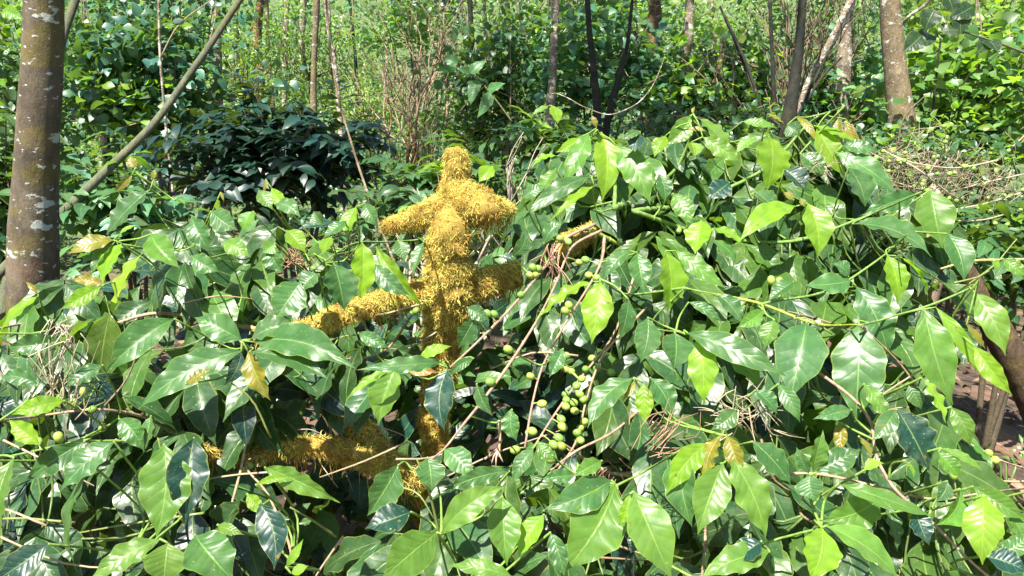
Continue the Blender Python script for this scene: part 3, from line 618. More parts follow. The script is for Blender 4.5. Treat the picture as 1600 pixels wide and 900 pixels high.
mossy('limb', [(690, 780, 2.0, 50), (640, 742, 1.80, 42), (590, 718, 1.68, 44), (540, 702, 1.63, 34), (490, 697, 1.62, 28), (445, 698, 1.66, 30), (380, 712, 1.60, 20), (300, 700, 1.5, 13)], 4600, .65, .22, (.012, .028), 1, 140)
mossy('limb', [(600, 712, 1.72, 34), (575, 680, 1.70, 36), (545, 650, 1.72, 40), (520, 618, 1.76, 28), (495, 590, 1.80, 14)], 2600, .65, .22, (.010, .022), 1, 40)
mossy('limb', [(835, 413, 2.12, 16), (860, 400, 2.06, 24), (885, 385, 2.01, 36), (908, 370, 2.02, 30), (935, 352, 2.12, 16)], 1500, .7, .3, (.010, .02), 1, 10)
mossy('limb', [(560, 930, 2.15, 50), (540, 885, 2.2, 40), (500, 850, 2.3, 34), (485, 800, 2.4, 24)], 1500, .65, .25, (.010, .022), 1, 10)

def hero_d(px, py):
    return float(np.interp(py, [150, 250, 350, 450, 600, 750, 900], [1.95, 1.82, 1.68, 1.50, 1.30, 1.14, 1.02]))
TINT = {'m': (.044, .116, .032, .20), 'g': (.10, .215, .036, .42), 'y': (.21, .38, .032, .56), 'b': (.17, .15, .018, .30), 'k': (.008, .038, .026, .05), 't': (.30, .17, .05, .2)}  # 'k' is leaf green darkened to stand for shade

# main branches: (label, points px,py,depth,width px)
BR = [
 ([(430,520,1.67,16),(350,505,1.62,10),(240,490,1.58,9),(150,512,1.55,7),(60,505,1.52,6),(-30,520,1.5,5)], 'br'),
 ([(430,518,1.67,10),(375,490,1.68,7),(325,450,1.68,6),(285,385,1.70,5),(245,330,1.72,4),(213,270,1.74,3)], 'gr'),
 ([(350,508,1.62,8),(325,493,1.60,6),(285,455,1.58,5),(230,405,1.58,4),(183,377,1.60,3)], 'gr'),
 ([(380,712,1.60,12),(300,690,1.42,9),(220,650,1.30,8),(150,640,1.22,7),(60,650,1.2,6),(-20,660,1.2,5)], 'br'),
 ([(380,712,1.60,10),(330,760,1.30,8),(270,800,1.15,7),(250,843,1.06,6),(180,880,1.05,5)], 'gr'),
 ([(445,520,1.67,8),(420,560,1.48,6),(395,548,1.38,5),(382,540,1.35,4)], 'br'),
 ([(500,600,1.88,7),(470,640,1.5,5),(395,665,1.36,7),(375,740,1.28,7),(348,842,1.2,6),(345,910,1.15,5)], 'br'),
 ([(450,700,1.66,6),(385,730,1.3,5),(420,775,1.22,6),(440,820,1.18,7),(458,880,1.12,6)], 'br'),
 ([(690,362,1.88,5),(640,376,1.78,4),(600,378,1.70,4),(565,378,1.66,4),(490,420,1.68,3)], 'gr'),
 ([(960,325,1.9,16),(1010,300,1.84,11),(1055,265,1.80,9),(1075,225,1.78,7),(1083,178,1.78,5)], 'gr'),
 ([(960,325,1.9,12),(960,280,1.86,8),(940,235,1.82,6),(933,203,1.80,4)], 'gr'),
 ([(990,330,1.9,14),(1100,310,1.80,10),(1200,260,1.78,8),(1265,192,1.78,6),(1320,165,1.78,4)], 'gr'),
 ([(990,330,1.9,12),(1120,370,1.68,9),(1250,375,1.58,8),(1335,345,1.55,7),(1440,300,1.55,5)], 'gr'),
 ([(925,360,1.92,12),(1000,400,1.68,9),(1070,450,1.5,8),(1190,475,1.42,7),(1260,502,1.36,7),(1345,508,1.33,5)], 'yg'),
 ([(1190,475,1.42,7),(1325,438,1.42,6),(1380,400,1.42,5),(1418,366,1.42,3)], 'gr'),
 ([(1345,508,1.33,5),(1405,492,1.32,6),(1450,478,1.32,6),(1510,453,1.32,5),(1530,438,1.32,3)], 'gr'),
 ([(930,350,1.92,9),(885,372,1.70,8),(845,425,1.62,7),(790,490,1.5,7),(735,545,1.44,6),(702,575,1.40,5)], 'pk'),
 ([(940,360,1.92,9),(895,385,1.68,7),(870,440,1.60,6),(845,490,1.52,6),(815,540,1.46,8),(770,605,1.40,8),(725,662,1.34,7),(690,705,1.30,5),(645,735,1.26,4)], 'pk'),
 ([(945,370,1.9,9),(935,420,1.6,7),(875,520,1.55,6),(845,580,1.5,6),(832,630,1.47,6),(820,700,1.44,6)], 'pk'),
 ([(1000,400,1.68,7),(960,520,1.62,6),(900,600,1.52,6),(865,650,1.47,6),(830,705,1.42,5)], 'pk'),
 ([(1010,480,1.6,7),(940,560,1.56,6),(915,630,1.5,6),(900,690,1.46,6),(868,740,1.42,5)], 'pk'),
 ([(1000,640,1.5,6),(950,680,1.44,7),(900,705,1.42,7),(860,735,1.4,6)], 'pk'),
 ([(1070,450,1.5,8),(985,460,1.48,5),(940,437,1.46,4)], 'gr'),
 ([(1070,450,1.5,6),(1020,500,1.42,5),(1070,522,1.38,4)], 'gr'),
 ([(905,712,1.55,12),(960,740,1.35,9),(1040,720,1.3,8),(1130,680,1.25,6)], 'br'),
 ([(905,712,1.55,12),(900,780,1.35,9),(965,758,1.2,6)], 'gr'),
 ([(960,740,1.35,9),(1100,760,1.25,8),(1270,740,1.2,7),(1380,762,1.16,6),(1460,780,1.14,6),(1538,770,1.12,5),(1640,760,1.1,4)], 'br'),
 ([(1250,560,1.45,9),(1360,660,1.3,8),(1372,720,1.25,8),(1395,760,1.22,9),(1455,815,1.18,8),(1520,880,1.14,7),(1580,930,1.1,6)], 'pk'),
 ([(1345,508,1.35,8),(1430,600,1.32,6),(1470,660,1.30,6),(1545,710,1.3,5),(1630,740,1.3,4)], 'br'),
 ([(690,785,1.98,9),(700,820,1.3,7),(690,834,1.12,5)], 'gr'),
 ([(860,740,1.5,9),(790,790,1.3,8),(745,880,1.12,7),(730,940,1.05,6)], 'gr'),
 ([(1100,760,1.25,8),(1102,830,1.15,8),(1096,910,1.08,7)], 'br'),
 ([(1270,740,1.2,8),(1250,790,1.14,7),(1283,825,1.08,5)], 'br'),
 ([(620,468,1.86,7),(600,530,1.6,6),(615,570,1.42,5)], 'gr'),
 ([(120,690,1.24,7),(20,712,1.15,6),(-40,720,1.1,5)], 'gr'),
 ([(645,490,1.85,6),(610,540,1.8,6),(560,560,1.6,6),(460,560,1.5,4)], 'pk'),
]
BT = {'br': (.30, .22, .14, 1), 'gr': (.13, .22, .05, 1), 'yg': (.26, .32, .05, 1), 'pk': (.30, .19, .135, 1)}
paths = []
for pts, c in BR:
    pts[:] = [(px, py, near(d) if d > 1.84 else d, wp) for px, py, d, wp in pts]
    if c != 'pk': pts[:] = [(px, py, d + (.20 if 0 < j < len(pts) - 1 else .05), wp * .62) for j, (px, py, d, wp) in enumerate(pts)]
    else: pts[:] = [(px, py, d, wp * .58) for px, py, d, wp in pts]
    w = [(*P(px, py, d), wp / FPX * d / 2) for px, py, d, wp in pts]; paths.append(smooth_path(w, len(w) * 8))

HL = '''235 296 166 368 50 m|212 262 203 244 17 b|206 274 180 300 13 b|240 281 243 264 8 b|275 311 290 320 12 g|178 375 105 398 30 b|180 378 142 432 26 m|190 380 160 446 42 y|236 366 282 420 40 g|186 366 216 352 10 y|222 396 176 500 38 y|162 445 112 436 18 b|158 448 94 484 26 y|60 462 0 520 26 y|60 460 40 440 8 b|50 478 24 508 20 m|95 532 12 542 34 m|48 545 45 592 36 m|100 580 150 600 28 m
272 498 165 584 50 m|378 532 304 496 44 m|378 548 216 640 52 m|392 530 470 512 40 m|396 534 556 576 54 m|390 550 512 592 48 m|388 549 423 626 34 b|377 550 350 602 24 k|430 380 410 395 26 g|330 330 372 360 36 m|300 340 330 395 34 m|350 378 392 402 30 g|300 400 345 425 30 m|395 330 380 362 30 g
522 412 538 486 60 m|566 378 562 474 40 y|588 386 664 482 28 y|586 412 642 462 30 m|470 440 430 500 56 m|498 428 470 456 34 m|448 360 478 396 30 y|518 370 505 398 30 y|425 385 444 426 34 m|557 323 542 372 26 y|570 318 592 356 24 m|540 345 505 372 24 m|424 294 458 332 20 y|404 298 426 328 24 g|662 378 645 432 22 m|622 376 632 408 26 m|620 335 642 322 8 y|505 350 490 330 24 m|340 312 345 330 20 y|430 318 470 340 26 m|415 280 411 300 8 b|345 300 350 315 6 b
920 208 878 296 34 g|940 207 940 316 44 y|964 228 1016 320 46 g|932 200 924 180 9 b|872 244 830 263 14 y|868 264 836 312 26 g|924 275 816 344 28 m|928 290 858 346 16 y|905 215 868 238 18 y|1078 181 1036 228 32 g|1090 184 1142 252 32 g|1040 212 1022 246 25 y|1098 214 1160 254 30 g|1080 222 1085 246 28 y|1074 202 1104 205 10 b|1083 178 1086 166 6 b|862 165 871 194 22 y|858 165 830 180 12 g|1000 210 992 238 28 k|1030 272 1038 316 26 m|1052 302 1082 352 32 g|1000 205 970 218 14 m
1202 213 1197 299 56 y|1244 183 1278 226 12 b|1200 178 1226 194 8 b|1310 184 1314 222 12 b|1322 186 1350 232 14 b|1276 200 1321 278 40 y|1272 196 1346 226 18 y|1316 228 1372 236 26 m|1305 238 1402 302 40 m|1326 262 1352 324 56 m|1434 302 1342 338 30 m|1332 350 1456 402 56 m|1454 296 1473 388 60 g|1480 365 1506 442 44 m|1262 318 1278 402 46 y|1244 322 1154 379 38 y|1240 312 1224 300 12 b|1251 310 1258 324 10 b|1096 345 1086 398 44 y|1114 357 1162 384 20 y|1230 195 1250 212 30 m|1160 190 1215 200 16 g|1180 215 1150 240 20 g|1250 240 1290 275 34 m|1225 265 1260 300 38 k|1140 285 1105 312 36 k|1180 300 1215 330 40 m
1040 392 1042 490 52 y|1056 392 1136 452 30 g|996 395 1006 456 36 m|985 392 944 436 24 m|1114 374 1152 416 30 m|938 440 924 538 48 y|925 440 836 505 22 y|982 468 967 532 34 m|1012 496 1000 568 42 m|1054 520 1052 578 58 m|1098 527 1100 632 46 y|1074 520 1228 588 42 m|1112 532 1192 612 40 g|1076 472 1128 502 18 m|1192 484 1150 512 24 g|1120 460 1160 508 34 m|1260 504 1234 626 76 m|1342 506 1336 660 78 m|1338 448 1388 560 54 m|1330 438 1256 446 38 m|1326 432 1300 412 30 m|1386 399 1402 476 38 y|1404 400 1450 472 24 y|1412 374 1396 396 6 b|1444 483 1489 633 62 g|1462 480 1534 590 22 y|1522 456 1571 556 42 g|1510 508 1540 546 14 b|1522 540 1582 618 30 y|1568 404 1606 432 24 g|1552 408 1560 422 12 y|1440 590 1478 662 22 y|1486 636 1516 698 30 g|1420 600 1440 640 26 m|1240 440 1200 470 28 m|1210 500 1196 545 30 g
22 715 2 842 50 g|146 728 122 896 102 m|178 690 94 768 48 m|132 690 40 752 38 m|256 694 244 840 76 g|303 684 290 822 60 k|250 842 138 908 40 g|262 848 255 916 62 g|305 836 366 908 80 m|236 650 224 708 30 m|186 654 226 706 36 m|100 626 18 648 30 y|62 694 14 656 30 y|76 850 -8 908 44 k|340 820 382 836 18 g|414 730 532 786 34 g|400 757 456 745 12 y|386 772 414 804 22 y|405 786 428 892 48 k|447 886 474 842 14 y|455 896 482 884 18 y|160 570 100 606 30 m|60 600 0 590 26 m|290 600 330 575 20 b
622 727 574 806 50 m|620 572 591 664 50 g|618 574 540 626 14 y|692 566 556 578 26 m|632 572 686 582 20 t|700 576 695 674 52 k|654 562 706 541 20 y|740 560 700 590 16 m|683 832 596 906 66 g|642 800 570 826 48 k|690 834 792 758 44 g|668 715 674 768 46 m|796 736 692 768 28 m|694 702 738 748 40 m|802 902 700 884 30 g|785 776 792 884 52 g|840 690 868 720 24 g|800 640 808 690 30 m|745 600 770 650 24 m
962 757 880 894 84 g|955 750 850 796 52 m|966 766 962 812 14 b|850 804 810 872 36 y|860 832 882 902 30 m|990 768 1050 906 70 g|984 772 966 822 20 y|1106 692 1040 774 40 y|1130 724 1090 836 56 g|1062 704 1082 824 50 m|1128 680 1104 762 32 b|1136 680 1160 746 28 b|1142 714 1196 842 58 g|1176 690 1236 758 52 m|834 700 800 756 26 m|900 742 846 748 22 m|1202 862 1094 904 46 g|1190 846 1142 880 40 k|1000 830 985 865 26 k|940 720 895 745 26 g
1266 742 1276 784 42 m|1378 774 1279 814 50 g|1310 756 1463 809 34 g|1284 824 1264 908 62 y|1290 822 1406 908 54 g|1386 790 1402 862 26 m|1538 774 1535 883 56 y|1500 764 1462 820 48 g|1520 760 1604 812 34 g|1480 752 1462 784 26 m|1414 720 1428 749 16 y|1470 700 1536 736 16 g|1466 706 1502 746 30 g|1430 795 1452 852 36 k|1312 660 1308 712 20 b|1342 682 1362 718 12 b|1270 738 1286 672 36 g|1276 738 1346 702 40 m|1264 740 1244 698 20 m|1350 735 1382 724 18 y|1402 640 1452 736 70 k|1575 800 1604 856 32 g|1560 864 1606 832 30 m|1542 870 1606 894 40 k|1330 640 1270 655 24 m|1400 640 1362 690 30 m
990 590 918 670 42 m|992 596 972 626 12 b|1005 598 1008 664 28 y|1016 590 1052 652 40 m|1150 640 1110 672 30 m|1216 600 1250 660 26 m|1180 610 1215 648 30 m|1350 600 1390 660 26 g|880 545 858 590 24 m|560 520 610 545 22 m|740 500 715 545 34 m|730 480 765 500 24 m|800 400 820 360 24 m|850 380 880 345 24 m|770 260 748 285 26 y|815 310 855 290 20 m|835 330 805 350 22 m'''
hero = []
for ln in HL.replace('\n', '|').split('|'):
    a = ln.split(); hero.append((*map(float, a[:5]), a[5]))

# group the leaves by node, hang every node on its nearest branch
allp = np.concatenate([np.c_[p[:, :3], np.full(len(p), i)] for i, p in enumerate(paths)])
br_mb = [MB() for _ in paths]; br_leaf = [[] for _ in paths]
for i, (pts, c) in enumerate(BR):
    w = [(*P(px, py, d), wp / FPX * d / 2) for px, py, d, wp in pts]
    tube(br_mb[i], w, 8, len(w) * 8, .10, 60, tint=BT[c])
    pp = paths[i]
    for k in range(3, len(pp) - 2, 4):                   # nodes (swellings) along the stem
        tube(br_mb[i], [(*(pp[k, :3] - (pp[k + 1, :3] - pp[k, :3]) * .12), pp[k, 3] * .8), (*pp[k, :3], pp[k, 3] * 1.35), (*(pp[k, :3] + (pp[k + 1, :3] - pp[k, :3]) * .12), pp[k, 3] * .8)], 7, 5, tint=BT[c])
nodes = []
for h in hero:
    bx, by = h[0], h[1]; hit = None
    for nd in nodes:
        if (nd['x'] - bx) ** 2 + (nd['y'] - by) ** 2 < 20 ** 2: hit = nd; break
    if hit is None: hit = {'x': bx, 'y': by, 'l': []}; nodes.append(hit)
    hit['l'].append(h)
small = MB()
recs = []
for nd in nodes:
    d = hero_d(nd['x'], nd['y']) + rng.normal(0, .02)
    ty_ = sum(h[4] for h in nd['l'])
    p = P(nd['x'], nd['y'], d); dist = np.linalg.norm(allp[:, :3] - np.array(p), axis=1); k = int(np.argmin(dist)); bi = int(allp[k, 3])
    q = Vector(allp[k, :3])
    gt = (.16, .26, .05, 1)
    m_ = (p + q) / 2 + Vector((0, .02, -.08 * (p - q).length)) if (p.z > q.z - .02) else (p + q) / 2 + Vector((0, .0, .10 * (p - q).length))
    if (p - q).length > .08: m_ += Vector((0, .07, -.05))
    if (p - q).length > .004: tube(br_mb[bi], [(*q, .0021), (*m_, .0019), (*p, .0017)], 6, 8, tint=gt)
    for h in nd['l']:
        bx, by, tx, ty, w, c = h; dd = (p - CAMP).dot(Vector((0, CP, -SP)))
        b = P(bx, by, dd); L2 = math.hypot(tx - bx, ty - by) / FPX * dd
        g = rng.uniform(.15, .45) * (1 if ty > by else -.4)
        t = P(tx, ty, dd - g * L2 * .9)
        if (b - p).length > .002: tube(br_mb[bi], [(*p, .0018), (*((p + b) / 2), .0016), (*b, .0014)], 5, 4, tint=gt)
        nrm = Vector((rng.normal(-.05, .38), -.80 + rng.normal(0, .25), .70 + rng.normal(0, .25)))
        fc = abs(nrm.normalized().dot((CAMP - b).normalized()))
        recs.append(dict(b=b, t=t, n=nrm, w=w / FPX * dd * 1.02, c=c, bi=bi, area=w * math.hypot(tx - bx, ty - by)))
recs.sort(key=lambda r: -r['area'])
branch_obj = [br_mb[i].build('branch', MAT_TWIG, bush) for i in range(len(paths))]
rest = MB()
for i, r in enumerate(recs):
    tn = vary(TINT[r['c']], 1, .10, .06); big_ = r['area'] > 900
    kw = dict(nv=24 if big_ else 12, nu=10 if big_ else 6, arch=rng.uniform(.06, .14), fold=rng.uniform(.12, .34), wave=.028 if r['c'] != 'b' else .035, wfreq=rng.uniform(18, 30))
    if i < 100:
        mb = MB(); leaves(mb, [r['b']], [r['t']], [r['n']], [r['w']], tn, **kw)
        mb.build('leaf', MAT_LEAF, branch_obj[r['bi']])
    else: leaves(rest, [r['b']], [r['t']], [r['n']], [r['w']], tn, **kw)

# filler leaves in pairs on short shoots under the outer layer
OUT = [(0,480),(60,440),(130,400),(200,345),(300,335),(400,315),(520,340),(600,375),(660,400),(740,400),(790,330),(830,270),(900,225),(1000,215),(1080,205),(1180,200),(1260,200),(1330,225),(1380,270),(1440,320),(1490,400),(1530,450),(1545,520),(1520,600),(1500,680),(1560,760),(1610,790)]
ox, oy = zip(*OUT)
GAPS = [(500, 800, 125, 85), (810, 620, 140, 110), (705, 600, 80, 110), (740, 450, 90, 90), (560, 680, 150, 85), (560, 900, 110, 70), (560, 490, 130, 45), (1130, 850, 60, 60), (1560, 660, 60, 90), (960, 850, 50, 50), (640, 480, 110, 45), (660, 340, 100, 60), (800, 400, 90, 50), (1370, 860, 45, 50), (700, 300, 60, 130)]
def blocked(x, y, s=1.0):
    return any(((x - a) / (c * s)) ** 2 + ((y - b) / (e * s)) ** 2 < 1 for a, b, c, e in GAPS)
cnt = 0
skel = np.concatenate([p[:, :3] for p in paths])
while cnt < 490:
    x = rng.uniform(-60, 1660); y = rng.uniform(200, 930)
    if cnt >= 330: x = rng.uniform(800, 1500); y = rng.uniform(205, 480)
    top = np.interp(x, ox[:-3], oy[:-3])
    if y < top or (x > 1500 and y < 780) or blocked(x, y): continue
    dep = hero_d(x, y) + (.17 if cnt >= 330 else .21) + rng.exponential(.20)
    p = np.array(P(x, y, dep))
    if np.linalg.norm(skel - p, axis=1).min() > .3: continue
    cnt += 1
    kk = int(rng.integers(2, 5)); a = rng.uniform(0, 6.28)
    sd_ = np.array([math.cos(a), math.sin(a) * .6 - .3, -.15]); sd_ /= np.linalg.norm(sd_); side = np.cross(sd_, [0, 0, 1.]); side /= np.linalg.norm(side)
    s = np.repeat(np.arange(3), 2)[:kk] * .03; sg = np.tile([1, -1], 3)[:kk]
    b = p + s[:, None] * sd_; L = rng.uniform(.11, .175, kk)
    d = side * sg[:, None] * .8 + sd_ * .4 + np.array([0, -.2, -.85]) + rng.normal(0, .22, (kk, 3)); d /= np.linalg.norm(d, axis=1)[:, None]
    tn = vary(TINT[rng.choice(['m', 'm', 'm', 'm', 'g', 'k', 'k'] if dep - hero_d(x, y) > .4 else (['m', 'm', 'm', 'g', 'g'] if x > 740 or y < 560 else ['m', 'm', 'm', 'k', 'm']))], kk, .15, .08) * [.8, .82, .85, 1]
    tn[:, :3] *= [.66, .68, .74]; tn[:, 3] *= .8  # inner leaves darkened: shade under the outer layer painted into the tint
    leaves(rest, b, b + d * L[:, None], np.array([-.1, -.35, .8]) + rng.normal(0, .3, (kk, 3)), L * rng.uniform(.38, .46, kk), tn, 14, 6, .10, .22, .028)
    q = skel[np.argmin(np.linalg.norm(skel - p, axis=1))]; m_ = (p + q) / 2 + [0, .01, -.02]
    tube(rest, [(*q, .0022), (*m_, .002), (*p, .0016)], 5, 6, tint=(.10, .16, .04, .05))
c2 = 0
while c2 < 850:
    x = rng.uniform(-80, 1560); y = rng.uniform(330, 930)
    if y < np.interp(x, ox[:-3], oy[:-3]) + 60 or (x > 1440 and y < 800): continue
    dep = hero_d(x, y) + rng.uniform(.75, 1.35); p = np.array(P(x, y, dep))
    if p[2] < .15 or rng.random() < (.55 if blocked(x, y, .7) and y > 740 else 0): continue
    c2 += 1; kk = 4; d = rand_dir(kk); d[:, 2] -= .5; d /= np.linalg.norm(d, axis=1)[:, None]; L = rng.uniform(.09, .14, kk)
    leaves(rest, p + rng.normal(0, .03, (kk, 3)), p + d * L[:, None], np.array([0, -.4, .8]) + rng.normal(0, .35, (kk, 3)), L * .42, vary(TINT[rng.choice(['m', 'k'])], kk, .2, .08), 8, 4, .1, .2, .02)  # deep leaves, some in the shade tint, painted dark to darken the gaps
# bare twigs tangled inside
for _ in range(45):
    x = rng.uniform(-20, 1520); y = rng.uniform(420, 900); dep = hero_d(x, y) + rng.uniform(.08, .4)
    if y < np.interp(x, ox[:-3], oy[:-3]) + 20: continue
    a = rng.uniform(0, 6.28); l = rng.uniform(.08, .3); p = P(x, y, dep); q = p + Vector((math.cos(a) * l, rng.uniform(-.05, .05), math.sin(a) * l * .6)); m_ = (p + q) / 2 + Vector((0, 0, rng.uniform(-.03, .03)))
    tube(rest, [(*p, .0022), (*m_, .0018), (*q, .0012)], 5, 7, tint=random.choice([(.32, .24, .16, .0), (.22, .15, .1, 0), (.18, .22, .06, 0)]))
rest.build('foliage', MAT_LEAF, bush, kind='stuff')

# berries: sub-parts of the branch they sit on
def berry_mesh():
    mb = MB(); nu, nv = 14, 9; V = []; T = []
    for i in range(nv + 1):
        th = math.pi * i / nv
        for j in range(nu):
            ph = 2 * math.pi * j / nu; V.append((math.sin(th) * math.cos(ph) * .9, math.sin(th) * math.sin(ph) * .86, math.cos(th) * 1.12 * (1 - .03 * math.cos(th) ** 8)))
            T.append((.10, .09, .03, 1) if i >= nv else ((.22, .34, .07, 1)))
    i = np.arange(nv)[:, None]; j = np.arange(nu)[None]; Q = np.stack([i * nu + j, (i + 1) * nu + j, (i + 1) * nu + (j + 1) % nu, i * nu + (j + 1) % nu], -1).reshape(-1, 4)
    mb.add(V, Q, None, None, np.array(T)); o = mb.build('berry', MAT_BERRY); me = o.data; bpy.data.objects.remove(o); return me
BM = berry_mesh()
BP = [(889,477,1),(883,486,1),(794,546,1),(766,597,1),(829,588,1),(847,631,1),(832,674,1),(827,676,0),(805,703,1),(915,577,1),(909,592,1),(901,603,1),(906,616,1),(912,624,1),(884,616,1),(885,625,1),(884,635,1),(896,629,1),(898,642,1),(877,655,1),(879,667,1),(913,659,1),(907,669,1),(902,676,1),(873,684,1),(865,695,1),(877,697,1),(859,717,1),(907,688,1),(885,555,0),(875,564,0),(892,579,0),(874,572,0),(933,576,0),(955,582,0),(884,576,0),(925,560,0),(814,461,1),(762,490,1),(772,491,1),(650,486,1),
 (875,373,1),(888,378,1),(833,418,1),(841,420,1),(828,430,1),(837,430,1),(863,410,1),(905,410,0),(915,406,0),(920,430,0),(932,434,1),(1205,438,1),(1218,440,1),(1219,447,1),(1060,360,1),(1437,768,1),(1545,708,1),(1555,719,1),(1490,742,1),(438,848,1),(430,850,0),(95,622,1),(115,630,1),(92,683,1),(145,640,1),(390,728,0),(410,722,0),(382,736,0),(1150,385,0),(1165,398,0),(1178,412,1),(55,640,1),(130,612,1),(60,690,0),(160,668,0)]
used_s = []
_r = allp[:, :3] - np.array([0, 0, CAMH]); _d = _r[:, 1] * CP - _r[:, 2] * SP
scr = np.stack([800 + FPX * _r[:, 0] / _d, 450 - FPX * (_r[:, 1] * SP + _r[:, 2] * CP) / _d], 1)
for x, y, lit in BP:
    k = int(np.argmin((scr[:, 0] - x) ** 2 + (scr[:, 1] - y) ** 2)); bi = int(allp[k, 3]); q = Vector(allp[k, :3])
    dd = (q - CAMP).dot(Vector((0, CP, -SP))); p = P(x, y, dd + (-.008 if lit else .014))
    o = bpy.data.objects.new('berry', BM); COL.objects.link(o); r = random.uniform(.0078, .0092) * (1 if (p - q).length < .2 else .9)
    o.location = p; o.scale = (r, r, r); o.rotation_euler = ((q - p).to_track_quat('Z', 'Y')).to_euler() if (q - p).length > 1e-3 else (0, 0, 0)
    o.parent = branch_obj[bi]
    used_s.append((p, q, bi))
stk = {}
for p, q, bi in used_s:
    if .004 < (p - q).length < .25: tube(stk.setdefault((bi, len(stk)), MB()), [(*q, .0016), (*((p + q) / 2 + Vector((0, 0, .002))), .0013), (*p, .0012)], 5, 5, tint=(.25, .28, .08, 1))
for bi, m_ in stk.items(): m_.build('berry_stalk', MAT_TWIG, branch_obj[bi[0]])

# ------------------------------------------------------------------ right: bush heavy with berries and dry needles, dark trunk, twig
kb = px_shrub('coffee_bush', 'coffee bush laden with green berries at right, dry needles caught on its top', 'coffee bush', CB, 1490, 345, 110, 45, 3.1, 330, .10, .42, MD, coffee=True, mat=MAT_LEAF, nv=6, nu=4, young=.1)
st = MB()
rows = [[(1600, 272), (1540, 285), (1470, 300), (1400, 285), (1370, 270)], [(1600, 300), (1540, 318), (1480, 330), (1420, 345)], [(1480, 215), (1470, 240), (1450, 275), (1440, 310)], [(1380, 235), (1430, 262), (1480, 300), (1520, 320)], [(1590, 330), (1500, 345), (1440, 340)], [(1560, 250), (1500, 262), (1430, 255), (1390, 240)]]
rp = []
for rw in rows:
    w = [(*P(x, y, 2.95 + .1 * math.sin(x * .1)), .003) for x, y in rw]; tube(st, w, 6, 20, .1, 40, tint=(.36, .30, .20, 1)); rp.append(smooth_path(w, 30))
a_ = P(1462, 320, 3.0); tube(st, [(a_.x, a_.y + .05, ground_z(a_.x, a_.y), .03), (a_.x, a_.y, .6, .035), (*a_, .04), (*P(1458, 292, 3.0), .02)], 10, 16, .12, 20, tint=(.38, .28, .2, 1))
st.build('branch', MAT_TWIG, kb)
rp = np.concatenate(rp)
for k in range(75):
    p = rp[rng.integers(0, len(rp)), :3] + rng.normal(0, .022, 3)
    o = bpy.data.objects.new('berry', BM); COL.objects.link(o); r = random.uniform(.008, .0105); o.location = p; o.scale = (r, r, r)
    o.rotation_euler = (random.uniform(0, 3), random.uniform(0, 3), 0); o.parent = kb; o.matrix_parent_inverse = parent_world(kb).inverted()

def needle_clump(label, px, py, d, rx, ry, n, ln, tint, lean=None, thick=.0009):
    root = P(px, py, d); mb = MB()
    n = int(n * (.45 if d < 2 else .6)); thick *= .8
    for k in range(n):
        c = P(px + rng.normal(0, rx), py + rng.normal(0, ry), d + rng.normal(0, .02)); a = rng.normal(lean, .45) if lean is not None else rng.uniform(0, 6.28)
        l = ln * rng.uniform(.5, 1.3); dr = Vector((math.cos(a), rng.normal(0, .35), math.sin(a))); q = c + dr * l; m_ = (c + q) / 2 + Vector(rng.normal(0, l * .09, 3))
        f = rng.uniform(.6, 1.3); tube(mb, [(*c, thick * 1.3), (*m_, thick * 1.2), (*q, thick * .6)], 4, 6, tint=(tint[0] * f, tint[1] * f, tint[2] * f, 1))
    o = mb.build('needle_clump', MAT_DRY); tag(o, label, 'dry needles', 'dry needle clumps caught in the bushes'); return o
DT = (.36, .30, .20)
needle_clump('wide mat of dry needles draped over the berry-laden bush', 1430, 262, 2.93, 45, 22, 420, .08, DT)
needle_clump('dry needles hanging over the right end of the berry-laden bush', 1540, 285, 2.95, 40, 14, 260, .08, DT)
needle_clump('dry needle tangle resting below the twin hanging leaves at right of centre', 1175, 645, 1.30, 24, 13, 110, .05, DT, None, .001)
needle_clump('long dry needles trailing down over the leaves at far left', 100, 520, 1.42, 12, 14, 60, .09, (.50, .42, .32), -2.0, .001)
needle_clump('dry needle tuft upright among twigs at lower far left', 85, 620, 1.3, 20, 22, 90, .06, DT, 1.4, .001)
needle_clump('reddish dry needle ball between leaves left of the mossy left limb', 465, 408, 1.75, 12, 6, 90, .03, (.40, .22, .15))
needle_clump('pinkish needles lying across the lowest mossy limb', 545, 690, 1.62, 26, 14, 90, .06, (.50, .33, .25), -.6)
needle_clump('dry needles hung on the pink berry stems beside the trunk', 865, 395, 1.6, 9, 12, 60, .05, (.45, .26, .18), -1.7)
needle_clump('brown needles and stalks tangled below the green berries', 945, 745, 1.35, 12, 12, 70, .05, (.25, .13, .1), -1.6)
needle_clump('small dry needle tuft on the upper right of the big bush', 1285, 265, 1.8, 14, 8, 70, .04, DT)
needle_clump('dry twiglets tangled left of the twin bronze leaves', 1020, 690, 1.22, 14, 18, 60, .05, (.30, .18, .12), .8)
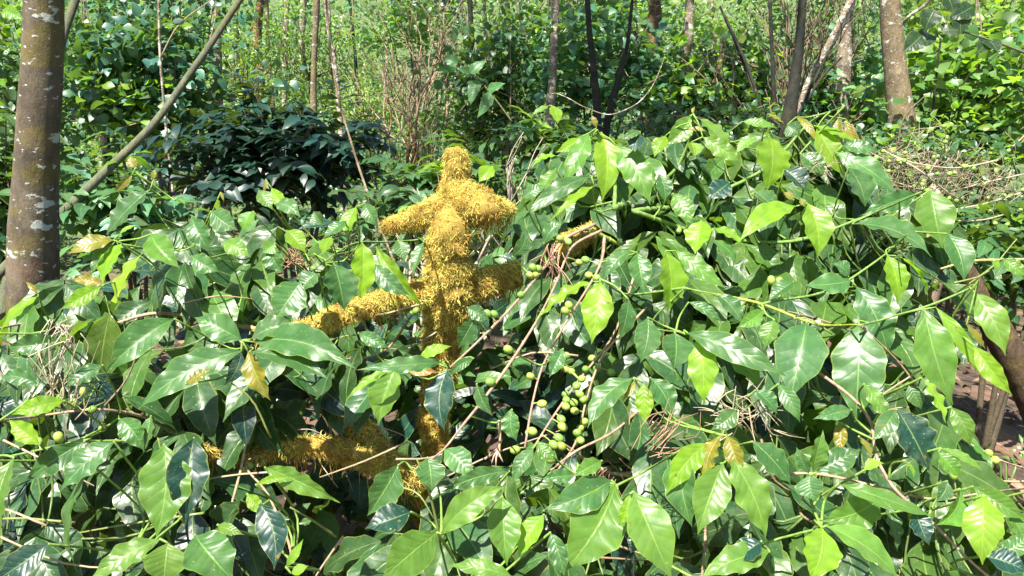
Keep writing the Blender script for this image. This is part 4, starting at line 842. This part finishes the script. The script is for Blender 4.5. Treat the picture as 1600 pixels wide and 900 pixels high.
# fallen forked twig hanging upside down
mb = MB(); tube(mb, [(*P(780, 657, 1.45), .003), (*P(781, 680, 1.45), .003), (*P(780, 702, 1.45), .003)], 6, 10, tint=(.45, .3, .2, 1))
for e in ((758, 718), (768, 724), (775, 728), (786, 722), (764, 712)): tube(mb, [(*P(780, 700, 1.45), .0022), (*P((780 + e[0]) / 2 - 2, (700 + e[1]) / 2, 1.44), .0018), (*P(*e, 1.44), .0012)], 5, 6, tint=(.42, .28, .2, 1))
tag(mb.build('forked_twig', MAT_TWIG), 'dry forked twig hanging upside down right of the lower mossy trunk', 'twig')

# dark leaning trunk, lower right
t_ = tree('coffee_tree', 'dark brown leaning coffee trunk behind the leaves at the right edge', 'coffee tree', None, 2.5,
      [(1640, 700, 52), (1598, 590, 50), (1555, 510, 44), (1524, 450, 32), (1505, 400, 18)], BARK_C, None, .08, 16)
f = MB(); cloud(f, P(1505, 370, 2.62), (.20, .12, .14), 150, .11, .42, MD, 0, coffee=True, clumps=17, nv=6, nu=4); f.build('foliage', MAT_LEAF, t_)
mb = MB(); tube(mb, [(*P(1640, 405, 1.9), .004), (*P(1570, 406, 1.85), .0035), (*P(1505, 410, 1.8), .003), (*P(1470, 420, 1.78), .002)], 6, 12, tint=(.35, .3, .12, 1))
tag(mb.build('bare_shoot', MAT_TWIG), 'straight ochre shoot reaching in from the right edge at mid height', 'shoot')
# clay clods and stones on the bare soil
for i, (px, py, w, lab) in enumerate([(1570, 770, 70, 'large reddish clay clod on the bare soil at lower right'), (1545, 650, 30, 'small pale clod on the bare soil above the paired berries'), (555, 800, 36, 'pinkish clod on the soil below the lowest mossy limb'), (968, 880, 14, 'small brown seed-like clod on dark soil at the bottom')]):
    g = P(px, py, 1.0) - CAMP; s = (CAMH - .03) / -g.z; c = CAMP + g * s; dd = s; r = w / FPX * dd / 2
    mb = MB(); tube(mb, [(c.x - r, c.y, .0, r * .3), (c.x - r * .5, c.y, r * .2, r * .75), (c.x + r * .3, c.y, r * .25, r * .7), (c.x + r, c.y, .0, r * .3)], 10, 14, .35, 25, tint=(.34, .20, .13, 1))
    tag(mb.build('clod', MAT_DRY), lab, 'clod', 'clods of soil')
print('verts', sum(len(m.vertices) for m in bpy.data.meshes))
